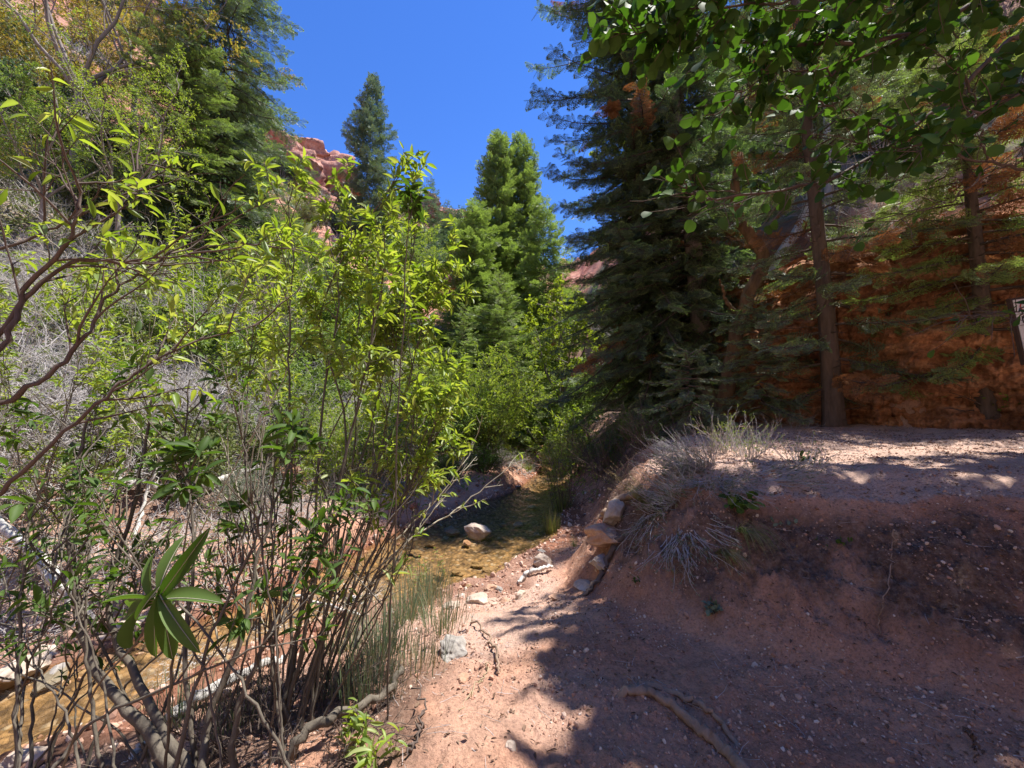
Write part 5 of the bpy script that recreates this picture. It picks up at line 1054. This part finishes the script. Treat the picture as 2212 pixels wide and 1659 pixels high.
# ================================================================== sign
def sign():
    x, y = 4.33, 3.3; z0 = gz(x, y); root = empty('trail_sign', (x, y, z0), 'white trail sign with dark frame cut by the right edge', 'sign'); root.rotation_euler = (0, math.radians(-7), math.radians(-8))
    def box(name, c, s, m, par=root):
        import bmesh
        b = bmesh.new(); bmesh.ops.create_cube(b, size=1); 
        for v in b.verts: v.co = Vector((v.co.x * s[0] + c[0], v.co.y * s[1] + c[1], v.co.z * s[2] + c[2]))
        bmesh.ops.bevel(b, geom=b.edges[:], offset=.003, segments=2, affect='EDGES'); me = bpy.data.meshes.new(name); b.to_mesh(me); b.free(); me.materials.append(m); o = bpy.data.objects.new(name, me); COL.objects.link(o); o.parent = par; return o
    def plain(n, c, r=.5): 
        def f(t, b, out): 
            nz = noise(t, 20, 4); t.links.new(mix(t, .35, c, ramp(t, nz.outputs[0], [(.3, (.6,)), (.7, (1.1,))]).outputs[0], 'MULTIPLY'), b.inputs['Base Color']); b.inputs['Roughness'].default_value = r
        return mat(n, f)
    br = plain('brown_post', (.055, .032, .024)); wh = plain('sign_face', (.72, .70, .64)); ink = plain('sign_ink', (.03, .03, .035)); red = plain('sign_red', (.45, .05, .04))
    box('post', (.17, .03, .55), (.09, .09, 1.7), br); pn = box('panel', (.17, -.035, 1.17), (.36, .03, .56), br); fc = box('face', (.17, -.052, 1.17), (.325, .006, .525), wh)
    def tor(cx, cz, R_, r_, m, nm):
        g = G(); t = np.linspace(0, 2 * math.pi, 40); P_ = np.stack([cx + R_ * np.cos(t), np.full(40, -.058), cz + R_ * np.sin(t)], 1); tubes(g, P_, np.full(40, r_), 6); g.obj(nm, m, root)
    tor(.085, 1.365, .038, .004, red, 'symbol_ring'); box('symbol_bar', (.085, -.0585, 1.365), (.03, .003, .008), ink); box('symbol_mark', (.09, -.0585, 1.375), (.012, .003, .022), ink)
    box('rule', (.17, -.0565, 1.31), (.31, .002, .004), ink); box('rule', (.17, -.0565, 1.215), (.31, .002, .004), ink)
    cu = bpy.data.curves.new('lettering', 'FONT'); cu.body = 'N'; cu.size = .085; cu.extrude = .001; cu.materials.append(ink); tmp = bpy.data.objects.new('tmp', cu); me_ = bpy.data.meshes.new_from_object(tmp); bpy.data.objects.remove(tmp); o = bpy.data.objects.new('lettering', me_); COL.objects.link(o); o.parent = root; o.location = (.035, -.0575, 1.232); o.rotation_euler = (math.pi / 2, 0, 0)
sign()

# ================================================================== litter, gravel
def scatter_ground(n, region, keepf):
    x = U(region[0], region[1], n); y = U(region[2], region[3], n); z, a = terrain(x, y); k = keepf(x, y, z, a); return x[k], y[k], z[k]
g = G()
x, y, z = scatter_ground(170000, (-1.6, 6.5, .9, 7.5), lambda x, y, z, a: (a['d'] > .02) & a['right'] & (rng.random(len(x)) < np.clip(1.5 / np.hypot(x, y) ** .9, .08, 1) * np.where(x < .8, .55, 1)) & (fbm(x * 2, y * 2, 3) > -.25))
s_ = np.exp(rng.normal(-5.45, .55, len(x))); s_ = np.clip(s_, .0022, .022)
q = unit(rng.standard_normal((len(x), 3))); q2 = unit(rng.standard_normal((len(x), 3)))
Vr = ico(1); tv = Vr[0] * (1 + .25 * rng.standard_normal((len(Vr[0]), 1)) * .6)
bake(g, tv, Vr[1], np.stack([x, y, z + s_ * .25], 1), basis(q, q2), np.stack([s_, s_ * U(.6, 1, len(x)), s_ * U(.5, .8, len(x))], 1), rng.integers(0, 3, len(x)).repeat(1) if False else 0)
def pebf(t, b, out):
    gi = N(t, 'NewGeometry'); r = ramp(t, gi.outputs['Random Per Island'], [(0, (.16, .09, .065)), (.25, (.38, .21, .15)), (.65, (.52, .32, .23)), (.9, (.56, .42, .34)), (1, (.66, .58, .50))]); t.links.new(r.outputs[0], b.inputs['Base Color']); b.inputs['Roughness'].default_value = .9
M['peb'] = mat('gravel_stone', pebf)
tag(g.obj('gravel', M['peb'], smooth=False), 'loose red and tan gravel scattered over the dirt path and bank', 'gravel', kind='stuff')
g = G()
x, y, z = scatter_ground(26000, (-6, 3, 2, 16), lambda x, y, z, a: (a['d'] > -.25) & (a['d'] < .9) & (rng.random(len(x)) < 1.1 - a['d']))
s_ = np.clip(np.exp(rng.normal(-4.1, .5, len(x))), .006, .06); q = unit(rng.standard_normal((len(x), 3))); q2 = unit(rng.standard_normal((len(x), 3)))
bake(g, tv, Vr[1], np.stack([x, y, z + s_ * .15], 1), basis(q, q2), np.stack([s_, s_ * U(.6, 1, len(x)), s_ * U(.5, .8, len(x))], 1))
tag(g.obj('creek_gravel', M['peb'], smooth=False), 'small stones lining the creek bed and both shores', 'gravel', kind='stuff')
g = G()
x, y, z = scatter_ground(90000, (-1.5, 8, .9, 9.5), lambda x, y, z, a: (a['d'] > .1) & a['right'] & (rng.random(len(x)) < np.clip((.22 + .60 * a['face'] + .4 * a['plateau'] * (y > 7.2 + .15 * x) + .12 * a['plateau']) * (fbm(x * 1.6 + 5, y * 1.6, 3) > -.12) * (1 + .5 * (x > 1)), 0, 1)))
d = unit(np.stack([rng.standard_normal(len(x)), rng.standard_normal(len(x)), .3 * rng.standard_normal(len(x))], 1)); L = U(.010, .034, len(x))
leaves(g, np.stack([x, y, z + .006], 1), d, L, L * U(.15, .6, len(x)), LANCE, wob=.5)
tag(g.obj('leaf_litter', M['litter'], smooth=False), 'dry fallen leaves scattered over the bank and under the firs', 'leaf litter', kind='stuff')
g = G()
x, y, z = scatter_ground(9000, (-1.8, 8, .9, 9.5), lambda x, y, z, a: (a['d'] > .1) & a['right'] & (rng.random(len(x)) < .22 + .4 * (x < 0) * (x > -1.4)))
n = len(x); d = np.stack([rng.standard_normal(n), rng.standard_normal(n), .12 * rng.standard_normal(n)], 1); P_ = wander(np.stack([x, y, z + .008], 1), d, U(.03, .15, n), 4, .12); tubes(g, P_, taperR(n, 4, .0016, .0008), 3)
tag(g.obj('twig_litter', M['twig_grey']), 'thin dry twigs scattered over the ground', 'twig litter', kind='stuff')
g = G()                                                      # dead stalks, twigs and low herbs on the far bank
x, y, z = scatter_ground(70000, (-12, 1.5, 2.5, 16), lambda x, y, z, a: (a['d'] > .15) & (fbm(x * .7 + 4, y * .7, 3) > -.2 + .25 * (x > -3)) & (~a['right']) & (rng.random(len(x)) < .5))
n = len(x); d = np.stack([rng.standard_normal(n), rng.standard_normal(n), U(.0, 1.1, n)], 1); P_ = wander(np.stack([x, y, z], 1), d, U(.15, .65, n), 5, .2); tubes(g, P_, taperR(n, 5, .005, .002), 3)
tag(g.obj('dead_twigs', M['twig_grey']), 'carpet of pale dead twigs covering the far creek bank', 'dead twigs', kind='stuff')
g = G()
x, y, z = scatter_ground(30000, (-14, 2, 2.5, 22), lambda x, y, z, a: (a['d'] > .3) & (~a['right']) & (fbm(x * .9, y * .9, 3) > -.05))
n = len(x); d = unit(np.stack([rng.standard_normal(n), rng.standard_normal(n), U(.3, 1.6, n)], 1)); L = U(.05, .14, n); leaves(g, np.stack([x, y, z + U(0, .22, n)], 1), d, L, L * .3, LANCE)
tag(g.obj('ground_cover', M['oak'], smooth=False), 'low green herbs covering the far bank between the twigs', 'ground cover', kind='stuff')

g = G(); ga = np.radians(U(-58, 8, 150000)); gr = 7 + 55 * rng.random(150000) ** 1.3; x = gr * np.sin(ga); y = gr * np.cos(ga); z, a = terrain(x, y)
k_ = (a['d'] > 1) & (a['t'] > .02) & (a['t'] < 1) & (a['rock'] < .6) & (fbm(x * .35, y * .35, 3) > -.18); x, y, z, gr = x[k_], y[k_], z[k_], gr[k_]; n = len(x)
h_ = n // 2; L = (.06 + .006 * gr) * U(.6, 1.3, n); d = unit(np.stack([rng.standard_normal(n), rng.standard_normal(n), U(.2, 1.8, n)], 1))
leaves(g, np.stack([x, y, z + U(0, .3, n) * (.6 + .02 * gr)], 1)[:h_], d[:h_], L[:h_], L[:h_] * .4, DIA)
tag(g.obj('slope_herbs', M['olive'], smooth=False), 'low olive herbs and grass covering the left slope between the bushes', 'ground cover', kind='stuff')
g = G(); P_ = wander(np.stack([x, y, z], 1)[h_:], d[h_:], (.35 + .012 * gr[h_:]) * U(.6, 1.4, n - h_), 4, .25); tubes(g, P_, taperR(n - h_, 4, .006, .003) * (1 + gr[h_:, None] * .05), 3)
tag(g.obj('slope_twigs', M['twig_grey']), 'grey dead stalks covering the left slope between the bushes', 'dead twigs', kind='stuff')
